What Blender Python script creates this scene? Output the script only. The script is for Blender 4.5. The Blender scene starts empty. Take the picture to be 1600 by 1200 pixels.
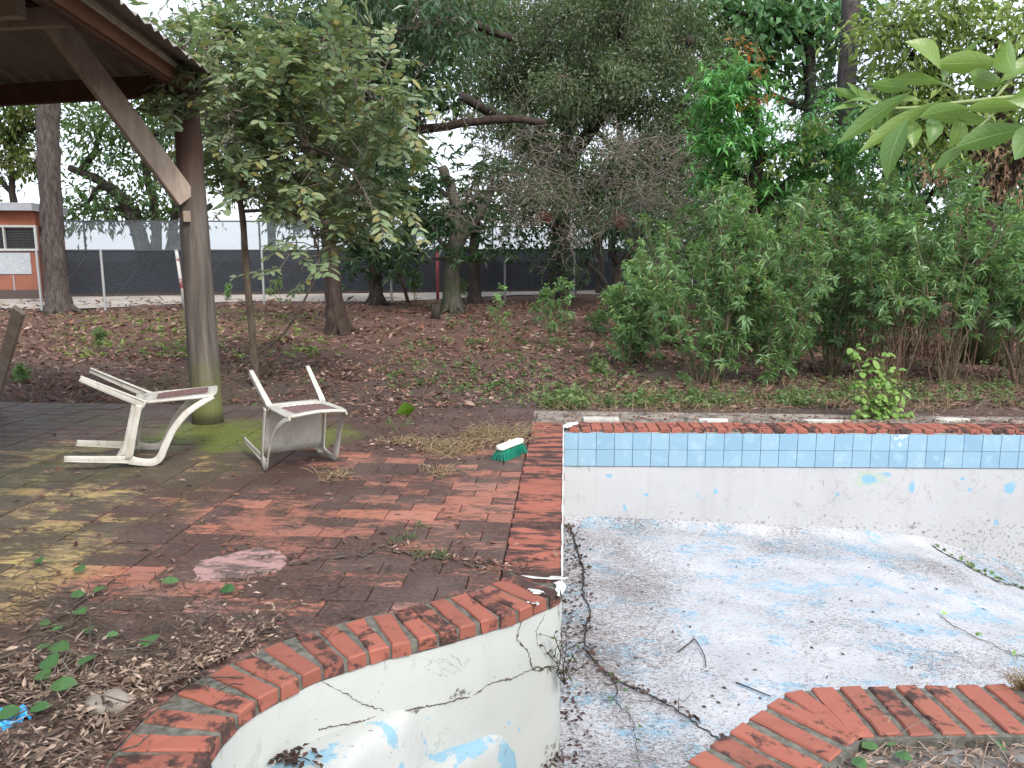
import bpy, bmesh, math, random
import numpy as np
from mathutils import Vector, Matrix, Euler

# ------------------------------------------------------------------ camera, light, exposure
rad = math.radians
SC = bpy.context.scene
COL = SC.collection
PITCH, YAW, EYE, F = rad(9.23), rad(3.9), 1.6, 1200.0
cam_d = bpy.data.cameras.new("camera")
cam_d.sensor_width = 36.0
cam_d.lens = 27.0
cam_d.clip_start = 0.05
cam_d.clip_end = 900.0
cam = bpy.data.objects.new("camera", cam_d)
cam.location = (0, 0, EYE)
cam.rotation_euler = (math.pi / 2 - PITCH, 0, YAW)
COL.objects.link(cam)
SC.camera = cam

SUN_EL, SUN_AZ = 44.0, 145.0          # azimuth clockwise from +Y
world = bpy.data.worlds.new("World")
SC.world = world
world.use_nodes = True
wn = world.node_tree
bg = wn.nodes["Background"]
sky = wn.nodes.new("ShaderNodeTexSky")
sky.sky_type = 'NISHITA'
sky.sun_disc = False
sky.sun_elevation = rad(SUN_EL)
sky.sun_rotation = rad(SUN_AZ)
sky.air_density = 1.0
sky.dust_density = 4.0
sky.ozone_density = 1.0
# thin bright overcast: the clear sky veiled by a nearly even white cloud layer
cl = wn.nodes.new("ShaderNodeMix"); cl.data_type = 'RGBA'
cl.inputs[0].default_value = 0.62
cl.inputs[7].default_value = (9.0, 9.6, 10.6, 1)
wn.links.new(sky.outputs[0], cl.inputs[6])
wn.links.new(cl.outputs[2], bg.inputs[0])
bg.inputs[1].default_value = 0.10

sun_d = bpy.data.lights.new("sun", 'SUN')
sun_d.energy = 1.5
sun_d.angle = rad(14)
sun_d.color = (1.0, 0.96, 0.9)
sun = bpy.data.objects.new("sun", sun_d)
COL.objects.link(sun)
sx, sy, sz = math.sin(rad(SUN_AZ)) * math.cos(rad(SUN_EL)), math.cos(rad(SUN_AZ)) * math.cos(rad(SUN_EL)), math.sin(rad(SUN_EL))
sun.rotation_euler = Vector((sx, sy, sz)).to_track_quat('Z', 'Y').to_euler()
sun.location = (sx * 40, sy * 40, sz * 40)

SC.view_settings.view_transform = 'Standard'
SC.view_settings.look = 'None'
SC.view_settings.gamma = 1.0
SC.view_settings.use_curve_mapping = False
SC.view_settings.exposure = 1.18
SC.render.engine = 'CYCLES'
SC.cycles.max_bounces = 6
SC.cycles.diffuse_bounces = 4
SC.cycles.glossy_bounces = 2
SC.cycles.transmission_bounces = 3
SC.cycles.transparent_max_bounces = 8
SC.cycles.use_denoising = True
SC.cycles.caustics_reflective = False
SC.cycles.caustics_refractive = False

rng = np.random.default_rng(7)
random.seed(7)

# ------------------------------------------------------------------ survey: where a sight line meets the ground
RM = Euler(cam.rotation_euler).to_matrix()
def ray(px, py):
    return RM @ Vector(((px - 800) / F, -(py - 600) / F, -1.0))
def gz(px, py, z=0.0):
    d = ray(px, py)
    return Vector((0, 0, EYE)) + d * ((z - EYE) / d.z)
def gy(px, py, Y):
    d = ray(px, py)
    return Vector((0, 0, EYE)) + d * (Y / d.y)
def zg(y):
    return -0.03 + 0.02 * min(max(0.0, y - 9.0), 35.0)
def gp(px, py):
    lo, hi = 0.5, 300.0
    for _ in range(60):
        m = (lo + hi) / 2
        p = gy(px, py, m)
        if p.z > zg(m): lo = m
        else: hi = m
    return gy(px, py, lo)
def YF(x):                       # far pool wall, slightly out of square
    return 7.19 + 0.048 * x

# ------------------------------------------------------------------ object helpers
def setp(o, label=None, cat=None, group=None, kind=None):
    if label: o["label"] = label
    if cat: o["category"] = cat
    if group: o["group"] = group
    if kind: o["kind"] = kind
    return o
def link(name, me, mat=None, parent=None, loc=None):
    o = bpy.data.objects.new(name, me)
    if mat is not None and me is not None and len(me.materials) == 0:
        me.materials.append(mat)
    COL.objects.link(o)
    if parent is not None: o.parent = parent
    if loc is not None: o.location = loc
    return o
def thing(name, label, cat, loc=(0, 0, 0), rot=(0, 0, 0), group=None):
    o = bpy.data.objects.new(name, None)
    o.empty_display_size = 0.2
    COL.objects.link(o)
    o.location = loc
    o.rotation_euler = rot
    return setp(o, label, cat, group)
def np_mesh(name, V, polys, smooth=False):
    """V (n,3); polys: list of int arrays (m,k), every k allowed"""
    me = bpy.data.meshes.new(name)
    V = np.asarray(V, dtype=np.float32)
    me.vertices.add(len(V))
    me.vertices.foreach_set("co", V.ravel())
    polys = [np.asarray(p, dtype=np.int32) for p in polys if len(p)]
    nl = sum(p.size for p in polys)
    npol = sum(len(p) for p in polys)
    me.loops.add(nl)
    me.loops.foreach_set("vertex_index", np.concatenate([p.ravel() for p in polys]))
    me.polygons.add(npol)
    tot = np.concatenate([np.full(len(p), p.shape[1], dtype=np.int32) for p in polys])
    st = np.concatenate([[0], np.cumsum(tot)[:-1]]).astype(np.int32)
    me.polygons.foreach_set("loop_start", st)
    try: me.polygons.foreach_set("loop_total", tot)
    except Exception: pass
    me.polygons.foreach_set("use_smooth", np.full(npol, smooth, dtype=bool))
    me.update(calc_edges=True)
    me.validate()
    return me
class Acc:
    """collects vertices and faces of one mesh"""
    def __init__(s): s.V = []; s.n = 0; s.P = {}
    def add(s, V, *polys):
        V = np.asarray(V, dtype=np.float32).reshape(-1, 3)
        for p in polys:
            p = np.asarray(p, dtype=np.int32)
            if p.size: s.P.setdefault(p.shape[1], []).append(p + s.n)
        s.V.append(V); s.n += len(V)
    def box(s, c, d, R=None):
        c = np.asarray(c, float); d = np.asarray(d, float) / 2
        v = np.array([[a, b, e] for a in (-1, 1) for b in (-1, 1) for e in (-1, 1)], float) * d
        if R is not None: v = v @ np.asarray(R, float).T
        s.add(v + c, [[0, 1, 3, 2], [4, 6, 7, 5], [0, 4, 5, 1], [2, 3, 7, 6], [0, 2, 6, 4], [1, 5, 7, 3]])
    def bar(s, a, b, w, h, up=(0, 0, 1)):
        a = Vector(a); b = Vector(b); t = (b - a).normalized(); u = Vector(up)
        sd = t.cross(u).normalized(); n = sd.cross(t)
        v = []
        for p in (a, b):
            for x, y in ((-1, -1), (1, -1), (1, 1), (-1, 1)):
                v.append(p + sd * (x * w / 2) + n * (y * h / 2))
        s.add(np.array(v), [[0, 3, 2, 1], [4, 5, 6, 7], [0, 1, 5, 4], [1, 2, 6, 5], [2, 3, 7, 6], [3, 0, 4, 7]])
    def tube(s, pts, rads, k=6, cap=True, lump=0.0):
        pts = np.asarray(pts, float); n = len(pts)
        rads = np.broadcast_to(np.asarray(rads, float), (n,))
        t = np.gradient(pts, axis=0); t /= np.linalg.norm(t, axis=1)[:, None] + 1e-9
        ref = np.array([0, 0, 1.0]) if abs(t[:, 2]).mean() < .8 else np.array([1.0, 0, 0])
        a = np.cross(t, ref); a /= np.linalg.norm(a, axis=1)[:, None] + 1e-9
        b = np.cross(t, a)
        th = np.linspace(0, 2 * np.pi, k, endpoint=False)
        R = rads[:, None] * (1 + (rng.normal(0, lump, (n, k)) if lump else 0))
        v = pts[:, None, :] + R[..., None] * (np.cos(th)[None, :, None] * a[:, None, :] + np.sin(th)[None, :, None] * b[:, None, :])
        i = np.arange(n - 1)[:, None] * k; j = np.arange(k)[None, :]; j2 = (j + 1) % k
        q = np.stack([i + j, i + j2, i + k + j2, i + k + j], -1).reshape(-1, 4)
        if cap:
            s.add(v.reshape(-1, 3), q, np.arange(k)[None, ::-1], np.arange((n - 1) * k, n * k)[None, :])
        else: s.add(v.reshape(-1, 3), q)
    def mesh(s, name, smooth=False):
        return np_mesh(name, np.concatenate(s.V), [np.concatenate(p) for p in s.P.values()], smooth)
def crom(pts, m=6, closed=False):
    P = [np.asarray(p, float) for p in pts]; out = []
    n = len(P)
    for i in range(n - 1):
        p0 = P[max(i - 1, 0)]; p1 = P[i]; p2 = P[i + 1]; p3 = P[min(i + 2, n - 1)]
        for t in np.linspace(0, 1, m, endpoint=False):
            out.append(.5 * (2 * p1 + (p2 - p0) * t + (2 * p0 - 5 * p1 + 4 * p2 - p3) * t * t + (3 * p1 - p0 - 3 * p2 + p3) * t ** 3))
    out.append(P[-1])
    return np.array(out)
def resample(pts, step=None, n=None):
    pts = np.asarray(pts, float)
    d = np.concatenate([[0], np.cumsum(np.linalg.norm(np.diff(pts, axis=0), axis=1))])
    if n is None: n = max(2, int(round(d[-1] / step)) + 1)
    s = np.linspace(0, d[-1], n)
    return np.stack([np.interp(s, d, pts[:, i]) for i in range(pts.shape[1])], 1)
def prism(bm_or_name, outline, z0, z1, mat=None, parent=None, bevel=0.0, loc=None):
    """flat polygon outline extruded from z0 to z1"""
    bm = bmesh.new()
    vs = [bm.verts.new((p[0], p[1], z1)) for p in outline]
    f = bm.faces.new(vs)
    if f.normal.z < 0: bmesh.ops.reverse_faces(bm, faces=[f])
    bm.normal_update()
    r = bmesh.ops.extrude_face_region(bm, geom=[f])
    for v in [g for g in r['geom'] if isinstance(g, bmesh.types.BMVert)]: v.co.z = z0
    bm.normal_update()
    bmesh.ops.recalc_face_normals(bm, faces=bm.faces)
    if bevel > 0:
        ed = [e for e in bm.edges if all(v.co.z > z1 - 1e-6 for v in e.verts)]
        bmesh.ops.bevel(bm, geom=ed, offset=bevel, segments=1, profile=.5, affect='EDGES')
    bmesh.ops.triangulate(bm, faces=[f for f in bm.faces if len(f.verts) > 4])
    me = bpy.data.meshes.new(bm_or_name); bm.to_mesh(me); bm.free()
    return link(bm_or_name, me, mat, parent, loc)

# ------------------------------------------------------------------ material helpers
class NT:
    def __init__(s, name):
        s.mat = bpy.data.materials.new(name); s.mat.use_nodes = True
        s.nt = s.mat.node_tree; s.nt.nodes.clear()
        s.out = s.nt.nodes.new("ShaderNodeOutputMaterial")
        s._pos = None
    def put(s, sock, v):
        if v is None: return
        if isinstance(v, bpy.types.NodeSocket): s.nt.links.new(v, sock)
        elif isinstance(v, (tuple, list)) and sock.type == 'RGBA' and len(v) == 3: sock.default_value = (*v, 1)
        else: sock.default_value = v
    def node(s, t, ins=None, **at):
        n = s.nt.nodes.new("ShaderNode" + t)
        for k, v in at.items(): setattr(n, k, v)
        for k, v in (ins or {}).items(): s.put(n.inputs[k], v)
        return n
    @property
    def pos(s):
        if s._pos is None: s._pos = s.node("NewGeometry")
        return s._pos.outputs["Position"]
    @property
    def island(s):
        s.pos
        return s._pos.outputs["Random Per Island"]
    @property
    def objrand(s): return s.node("ObjectInfo").outputs["Random"]
    def vscale(s, v, sc, add=(0, 0, 0)):
        return s.node("VectorMath", {0: v, 1: sc, 2: add}, operation='MULTIPLY_ADD').outputs[0]
    def noise(s, scale, detail=4, rough=.55, vec=None, dist=0.0, color=False):
        n = s.node("TexNoise", {"Vector": vec if vec is not None else s.pos, "Scale": scale, "Detail": detail, "Roughness": rough, "Distortion": dist})
        return n.outputs[1 if color else 0]
    def math(s, op, a, b=0.0, c=0.0):
        n = s.node("Math", {0: a, 1: b, 2: c}, operation=op); return n.outputs[0]
    def step(s, v, lo, hi):
        n = s.node("MapRange", {0: v, 1: lo, 2: hi, 3: 0.0, 4: 1.0}, interpolation_type='SMOOTHSTEP'); return n.outputs[0]
    def mix(s, f, a, b, mode='MIX'):
        n = s.node("Mix", data_type='RGBA', blend_type=mode)
        s.put(n.inputs[0], f); s.put(n.inputs[6], a); s.put(n.inputs[7], b); return n.outputs[2]
    def ramp(s, f, stops, interp='LINEAR'):
        n = s.node("ValToRGB", {0: f}); cr = n.color_ramp; cr.interpolation = interp
        while len(cr.elements) < len(stops): cr.elements.new(.5)
        for e, (p, c) in zip(cr.elements, stops): e.position = p; e.color = (*c, 1)
        return n.outputs[0]
    def sep(s, v): return s.node("SeparateXYZ", {0: v}).outputs
    def spots(s, pts, wob=.05, nscale=14, axes=(0, 2)):
        """soft union of ragged patches (cx, cz, rx, rz) lying on a wall or floor"""
        o = s.sep(s.pos); u, v = o[axes[0]], o[axes[1]]
        nz = s.math('MULTIPLY', s.math('SUBTRACT', s.noise(nscale, 3), .5), wob * 2)
        best = None
        for cx, cz, rx, rz in pts:
            a = s.math('DIVIDE', s.math('SUBTRACT', u, cx), rx); b = s.math('DIVIDE', s.math('SUBTRACT', v, cz), rz)
            d = s.math('ADD', s.math('MULTIPLY', a, a), s.math('MULTIPLY', b, b))
            d = s.math('SQRT', d)
            d = s.math('ADD', d, s.math('DIVIDE', nz, min(rx, rz)))
            best = d if best is None else s.math('MINIMUM', best, d)
        return s.step(best, 1.05, .95)
    def bsdf(s, color, rough=.6, spec=.4, bump=None, bstr=.3, bdist=.01, metal=0.0, transl=0.0, tcolor=None):
        p = s.node("BsdfPrincipled", {"Base Color": color, "Roughness": rough, "Metallic": metal})
        s.put(p.inputs["Specular IOR Level"], spec)
        if bump is not None:
            b = s.node("Bump", {"Height": bump, "Strength": bstr, "Distance": bdist})
            s.nt.links.new(b.outputs[0], p.inputs["Normal"])
        sh = p.outputs[0]
        if transl:
            t = s.node("BsdfTranslucent", {0: tcolor if tcolor is not None else color})
            m = s.node("MixShader", {0: transl, 1: sh, 2: t.outputs[0]}); sh = m.outputs[0]
        s.nt.links.new(sh, s.out.inputs[0])
        return s.mat

def leaf_mat(name, cols, transl=.3, rough=.5, spec=.3, clump=.9, cscale=1.2):
    m = NT(name)
    k = len(cols)
    base = m.ramp(m.island, [(i / max(1, k - 1), c) for i, c in enumerate(cols)])
    n = m.noise(cscale, 2)
    v = m.node("HueSaturation", {"Hue": .5, "Saturation": 1.05, "Value": m.math('ADD', m.math('MULTIPLY', m.math('ADD', m.math('MULTIPLY', n, 1.0), m.math('MULTIPLY', m.math('SUBTRACT', m.math('FRACT', m.math('MULTIPLY', m.island, 17.3)), .5), .45)), clump * 1.25), 1 - clump * .625), "Color": base}).outputs[0]
    tc = m.mix(.5, v, (.16, .26, .03), 'MIX')
    return m.bsdf(v, rough, spec, transl=transl, tcolor=tc)
def plain(name, c, rough=.6, spec=.4, nscale=20, var=.25, bstr=.2, metal=0.0):
    m = NT(name)
    n = m.noise(nscale, 5)
    dk = tuple(x * (1 - var) for x in c); lt = tuple(min(1, x * (1 + var)) for x in c)
    return m.bsdf(m.ramp(n, [(.3, dk), (.7, lt)]), rough, spec, n, bstr, .01, metal)
def bark_mat(name, c1, c2, c3=None, sc=6.0, moss=None):
    m = NT(name)
    v = m.vscale(m.pos, (sc, sc, sc * .28))
    n = m.noise(1.0, 7, .65, v, .4)
    col = m.ramp(n, [(.32, c1), (.55, c2), (.75, c3 or c2)])
    if moss:
        g = m.step(m.noise(1.1, 4), .5, .62)
        h = m.step(m.sep(m.pos)[2], moss[1], moss[0])
        col = m.mix(m.math('MULTIPLY', g, h), col, moss[2])
    return m.bsdf(col, .85, .2, n, .9, .04)

def brick_mat(name, worn):
    """painted terracotta: orange where the paint holds, black algae where it is worn"""
    m = NT(name)
    r = m.objrand
    base = m.ramp(r, [(0, (0.244, 0.094, 0.067)), (.35, (0.311, 0.113, 0.080)), (.7, (0.277, 0.109, 0.076)), (1, (0.210, 0.084, 0.063))])
    st = m.vscale(m.pos, (5, 17, 5)) if worn > .5 else m.vscale(m.pos, (9, 9, 9))
    off = m.math('MULTIPLY', m.math('SUBTRACT', r, .5), .16)
    n = m.math('ADD', m.noise(1.0, 7, .68, st, .3), off)
    big = m.noise(1.7, 3)
    n = m.math('ADD', m.math('MULTIPLY', n, .72), m.math('MULTIPLY', big, .28))
    g = m.step(n, .535 - .075 * worn, .60 - .05 * worn)
    fine = m.noise(55, 4)
    dark = m.ramp(fine, [(.3, (.018, .015, .014)), (.7, (.062, .042, .038))])
    col = m.mix(m.math('MULTIPLY', g, .92), base, dark)
    w = m.step(m.noise(3.1, 6, .7, m.vscale(m.pos, (4, 12, 4), (3, 7, 1))), .69, .72)
    col = m.mix(m.math('MULTIPLY', w, .75), col, (.62, .55, .5))
    col = m.mix(.22, col, m.ramp(fine, [(.2, (.2, .1, .07)), (.8, (.6, .25, .17))]), 'OVERLAY')
    return m.bsdf(col, .72, .3, m.math('ADD', m.math('MULTIPLY', n, .5), m.math('MULTIPLY', fine, .3)), .35, .008)

def patio_mat():
    m = NT("patio_terracotta")
    r = m.math('FRACT', m.math('ADD', m.objrand, m.math('MULTIPLY', m.island, 3.7)))
    o = m.sep(m.pos); X, Y = o[0], o[1]
    base = m.ramp(r, [(0, (0.304, 0.122, 0.083)), (.25, (0.245, 0.103, 0.076)), (.5, (0.372, 0.142, 0.088)), (.75, (0.274, 0.118, 0.088)), (1, (0.343, 0.147, 0.103))])
    # paler pinkish wash low down near the coping
    pk = m.math('MULTIPLY', m.step(m.noise(1.6, 5, .6), .5, .6), m.step(Y, 3.8, 3.1))
    base = m.mix(m.math('MULTIPLY', pk, .6), base, (.38, .25, .24))
    # old yellow paint on the left
    yl = m.math('MULTIPLY', m.step(X, -2.2, -2.75), m.step(Y, 6.9, 6.0))
    yn = m.noise(1.5, 5, .6, m.vscale(m.pos, (1, 1, 1), (4, 2, 0)), .4)
    ym = m.math('MULTIPLY', yl, m.step(yn, .38, .48))
    base = m.mix(m.math('MULTIPLY', ym, .85), base, m.ramp(m.noise(5, 4), [(.3, (.30, .215, .095)), (.7, (.42, .35, .13))]))
    # black algae: big blotches + streaks + whole tiles
    big = m.noise(.75, 5, .6, m.vscale(m.pos, (1, 1.2, 1), (1.3, 6.1, 0)), .5)
    med = m.noise(1.0, 8, .7, m.vscale(m.pos, (4.5, 9, 4)), .4)
    tilev = m.math('MULTIPLY', m.math('SUBTRACT', m.math('FRACT', m.math('MULTIPLY', r, 7.3)), .5), .11)
    str_ = m.noise(1.0, 7, .72, m.vscale(m.pos, (5, 22, 5), (3, 0, 0)), .25)
    g = m.math('ADD', m.math('ADD', m.math('ADD', m.math('MULTIPLY', big, .46), m.math('MULTIPLY', med, .27)), m.math('MULTIPLY', str_, .27)), tilev)
    far = m.math('MULTIPLY', m.step(Y, 5.4, 7.6), .12)
    lefty = m.math('MULTIPLY', m.step(X, -.5, -2.3), .055)
    g = m.math('ADD', m.math('ADD', g, far), lefty)
    g = m.math('SUBTRACT', g, m.math('MULTIPLY', ym, .035))
    hf = m.noise(1.0, 8, .8, m.vscale(m.pos, (16, 42, 16), (1, 5, 0)), .3)
    g = m.math('ADD', g, m.math('MULTIPLY', m.math('SUBTRACT', hf, .5), .40))
    gm = m.step(g, .45, .535)
    fine = m.noise(48, 5, .6)
    dark = m.ramp(fine, [(.3, (.016, .013, .012)), (.5, (.036, .028, .025)), (.7, (.085, .066, .058))])
    col = m.mix(m.math('MULTIPLY', gm, .88), base, dark)
    # soft dust film everywhere
    col = m.mix(m.math('MULTIPLY', m.step(m.noise(2.3, 6), .45, .70), .30), col, (.14, .105, .09))
    # chips of bright bare clay and white lime
    ch = m.step(m.noise(1.0, 7, .75, m.vscale(m.pos, (7, 20, 7), (9, 1, 3))), .66, .70)
    col = m.mix(m.math('MULTIPLY', ch, .7), col, (.52, .22, .14))
    # green moss near the post
    dx = m.math('DIVIDE', m.math('ADD', X, 2.95), 1.15); dy = m.math('DIVIDE', m.math('SUBTRACT', Y, 6.75), .75)
    d = m.math('ADD', m.math('MULTIPLY', dx, dx), m.math('MULTIPLY', dy, dy))
    mo = m.step(m.math('ADD', d, m.math('MULTIPLY', m.noise(3.2, 6, .65), 3.2)), 2.75, 1.7)
    mg = m.step(m.math('ADD', m.noise(.9, 5, .6, m.vscale(m.pos, (1, 1, 1), (8, 3, 0))), m.math('MULTIPLY', m.step(X, -2.6, -4.5), .1)), .53, .68)
    col = m.mix(m.math('MULTIPLY', m.math('MULTIPLY', mg, m.step(X, -1.4, -2.8)), .5), col, (.06, .062, .026))
    fk = m.noise(130, 3, .6)
    col = m.mix(m.math('MULTIPLY', m.step(fk, .60, .68), .6), col, (.035, .028, .025))
    col = m.mix(m.math('MULTIPLY', m.step(m.noise(95, 3, .6), .67, .72), .5), col, (.34, .27, .23))
    col = m.mix(m.math('MULTIPLY', mo, .85), col, m.ramp(fine, [(.3, (.05, .075, .012)), (.7, (.17, .20, .03))]))
    rgh = m.ramp(med, [(.3, (.5,) * 3), (.7, (.8,) * 3)])
    return m.bsdf(col, rgh, .3, m.math('ADD', m.math('MULTIPLY', med, .6), m.math('MULTIPLY', fine, .4)), .4, .008)

def pool_floor_mat():
    m = NT("peeling_pool_floor")
    st = m.vscale(m.pos, (1.0, 1.7, 1.0))
    n1 = m.noise(1.9, 7, .62, st, .6)
    n2 = m.noise(8.0, 7, .72, m.vscale(m.pos, (.8, 1.7, 1), (5, 2, 0)), .8)
    nb = m.math('ADD', m.math('MULTIPLY', n1, .5), m.math('MULTIPLY', n2, .5))
    blue = m.step(nb, .535, .555)
    pale = m.step(n1, .525, .57)
    base = m.ramp(m.noise(3.3, 5), [(.3, (.34, .35, .375)), (.7, (.455, .465, .49))])
    col = m.mix(m.math('MULTIPLY', pale, .35), base, (.30, .39, .46))
    bl = m.ramp(m.noise(6, 4), [(.3, (.18, .32, .43)), (.7, (.26, .39, .48))])
    hole = m.step(m.noise(17, 6, .68), .58, .50)
    col = m.mix(m.math('MULTIPLY', m.math('MULTIPLY', blue, hole), .9), col, bl)
    # speckled leaf dust
    o = m.sep(m.pos)
    sp = m.noise(44, 9, .78, m.vscale(m.pos, (.9, 1.5, 1)), 1.2)
    md = m.noise(1.05, 5, .6, m.vscale(m.pos, (1, 1, 1), (2, 5, 0)))
    near = m.step(o[0], 1.4, .1)
    th = m.math('ADD', sp, m.math('ADD', m.math('MULTIPLY', m.math('SUBTRACT', md, .5), .30), m.math('MULTIPLY', near, .05)))
    dm = m.step(th, .515, .59)
    dcol = m.ramp(m.noise(70, 3), [(.35, (.04, .032, .029)), (.65, (.20, .168, .155))])
    col = m.mix(m.math('MULTIPLY', dm, .9), col, dcol)
    return m.bsdf(col, .8, .25, m.math('ADD', m.math('MULTIPLY', n1, .5), m.math('MULTIPLY', sp, .5)), .5, .012)

def pool_wall_mat(name, spots=None, dirt=.0, tint=(.70, .70, .67), grime=None, drip=None):
    m = NT(name)
    n = m.noise(1.3, 5)
    col = m.ramp(n, [(.3, tuple(x * .93 for x in tint)), (.7, tuple(min(1, x * 1.05) for x in tint))])
    sm = m.step(m.noise(1.0, 7, .7, m.vscale(m.pos, (3.3, 3.3, 3.3)), .3), .63, .70)
    col = m.mix(m.math('MULTIPLY', sm, .35), col, (.28, .265, .25))
    rv = m.noise(1.0, 5, .6, m.vscale(m.pos, (7, 7, .8)))
    col = m.mix(m.math('MULTIPLY', m.step(rv, .5, .75), .22), col, (.32, .305, .285))
    if spots:
        sg = m.spots([(a, b, c * 1.7, d * 1.5) for a, b, c, d in spots[:1]], .06)
        col = m.mix(m.math('MULTIPLY', sg, .75), col, (.385, .455, .385))
        col = m.mix(m.math('MULTIPLY', m.spots([(a, b, c * .78, d * .78) for a, b, c, d in spots], .03, 38), .9), col, (.20, .40, .56))
        thin = m.math('MULTIPLY', m.step(m.noise(7, 7, .72), .615, .63), m.step(m.noise(1.2, 3), .5, .6))
        col = m.mix(m.math('MULTIPLY', thin, .6), col, (.26, .40, .50))
    sp = m.noise(30, 6, .7)
    if dirt is not None:
        z = m.sep(m.pos)[2]
        low = m.step(z, -.72, -.98)
        dm = m.step(m.math('ADD', sp, m.math('MULTIPLY', low, .10)), .655 - dirt, .72 - dirt)
        col = m.mix(m.math('MULTIPLY', dm, .7), col, (.13, .10, .085))
    if grime:
        gm = m.math('MULTIPLY', m.spots(grime, .10, 9), m.step(m.noise(26, 7, .75), .46, .58))
        col = m.mix(m.math('MULTIPLY', gm, .85), col, (.05, .048, .04))
    if drip is not None:
        z2 = m.sep(m.pos)[2]
        dn = m.noise(1, 6, .7, m.vscale(m.pos, (26, 26, 5)))
        dmk = m.math('MULTIPLY', m.step(z2, drip - .16, drip), m.step(dn, .60, .70))
        col = m.mix(m.math('MULTIPLY', dmk, .6), col, (.13, .12, .105))
        hl = m.step(m.math('ABSOLUTE', m.math('SUBTRACT', m.noise(2.2, 6, .65, None, 1.0), .5)), .006, .001)
        col = m.mix(m.math('MULTIPLY', m.math('MULTIPLY', hl, m.step(m.noise(1.7, 2), .5, .62)), .6), col, (.16, .15, .135))
    return m.bsdf(col, .7, .3, m.math('ADD', m.math('MULTIPLY', sp, .4), n), .3, .012)

def wood_mat(name, a, b, axis=(1, 1, 10), sc=6):
    m = NT(name)
    n = m.noise(1, 6, .6, m.vscale(m.pos, tuple(sc / x for x in axis)), .8)
    f = m.noise(1, 5, .7, m.vscale(m.pos, tuple(sc * 7 / x for x in axis)))
    col = m.ramp(m.math('ADD', m.math('MULTIPLY', n, .6), m.math('MULTIPLY', f, .4)), [(.3, a), (.7, b)])
    return m.bsdf(col, .75, .25, f, .5, .006)

MT = {}
MT['brick_left'] = brick_mat("worn_brick", 1.0)
MT['brick_far'] = brick_mat("far_brick", .45)
MT['brick_curve'] = brick_mat("orange_brick", .5)
MT['brick_near'] = brick_mat("clean_orange_brick", .05)
MT['tile'] = patio_mat()
MT['mortar'] = plain("grey_mortar", (.115, .112, .095), .9, .2, 26, .5, .6)
MT['grout'] = plain("dark_joint", (.05, .042, .036), .95, .1, 40, .5, .5)
MT['concrete'] = plain("weathered_concrete", (.20, .175, .15), .9, .2, 5, .6, .6)
MT['floor'] = pool_floor_mat()

# ------------------------------------------------------------------ ground
def ground_mat():
    m = NT("forest_floor")
    o = m.sep(m.pos)
    n = m.noise(2.2, 6, .65); f = m.noise(26, 6, .7, dist=.5); b = m.noise(.35, 4, .6)
    col = m.ramp(f, [(.25, (.034, .025, .022)), (.45, (.084, .056, .047)), (.6, (.14, .096, .08)), (.8, (.22, .16, .135))])
    # redder carpet under the trees, greyer earth by the patio
    red = m.math('MULTIPLY', m.step(o[1], 10.5, 14), .45)
    col = m.mix(red, col, (.135, .072, .05))
    gr = m.math('MULTIPLY', m.step(o[1], 11, 9), m.step(n, .4, .6))
    col = m.mix(m.math('MULTIPLY', gr, .5), col, (.075, .062, .058))
    mo = m.math('MULTIPLY', m.step(b, .5, .62), m.step(o[0], -2, -6))
    col = m.mix(m.math('MULTIPLY', mo, .4), col, (.13, .12, .045))
    return m.bsdf(col, .95, .1, f, .8, .03)
def road_mat():
    m = NT("pale_gravel")
    f = m.noise(14, 6, .7); n = m.noise(.8, 4)
    col = m.ramp(m.math('ADD', m.math('MULTIPLY', f, .6), m.math('MULTIPLY', n, .4)), [(.3, (.22, .19, .16)), (.5, (.36, .32, .28)), (.7, (.48, .44, .40))])
    return m.bsdf(col, .95, .1, f, .5, .02)
MT['ground'] = ground_mat(); MT['road'] = road_mat()

HX0, HX1, HY0, HY1 = -9.2, 7.4, -4.0, 8.18
def strip_vals(a, b, st): return list(np.linspace(a, b, max(2, int(abs(b - a) / st) + 1)))
gx = sorted(set([round(v, 4) for v in [-300, -150, -80, -50, -35] + strip_vals(-28, HX0, .8) + strip_vals(HX0, HX1, .55) + strip_vals(HX1, 24, .8) + [32, 45, 80, 150, 300]]))
gyv = sorted(set([round(v, 4) for v in [-300, -120, -40, -15] + strip_vals(-10, HY0, 1.5) + strip_vals(HY0, HY1, 2) + strip_vals(HY1, 30, .5) + strip_vals(31, 46, 1.5) + [60, 90, 150, 300]]))
GX, GY = np.meshgrid(gx, gyv)
GZ = np.vectorize(zg)(GY)
bump = rng.normal(0, .022, GZ.shape)
bump[(GY < 8.6) | (GY > 40)] = 0
GZ = GZ + bump
idx = np.arange(GX.size).reshape(GX.shape)
cx = (GX[:-1, :-1] + GX[1:, 1:]) / 2; cy = (GY[:-1, :-1] + GY[1:, 1:]) / 2
keep = ~((cx > HX0) & (cx < HX1) & (cy > HY0) & (cy < HY1))
q = np.stack([idx[:-1, :-1], idx[:-1, 1:], idx[1:, 1:], idx[1:, :-1]], -1)[keep]
setp(link("ground", np_mesh("ground", np.stack([GX, GY, GZ], -1).reshape(-1, 3), [q], True), MT['ground']), kind="structure")

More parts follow.
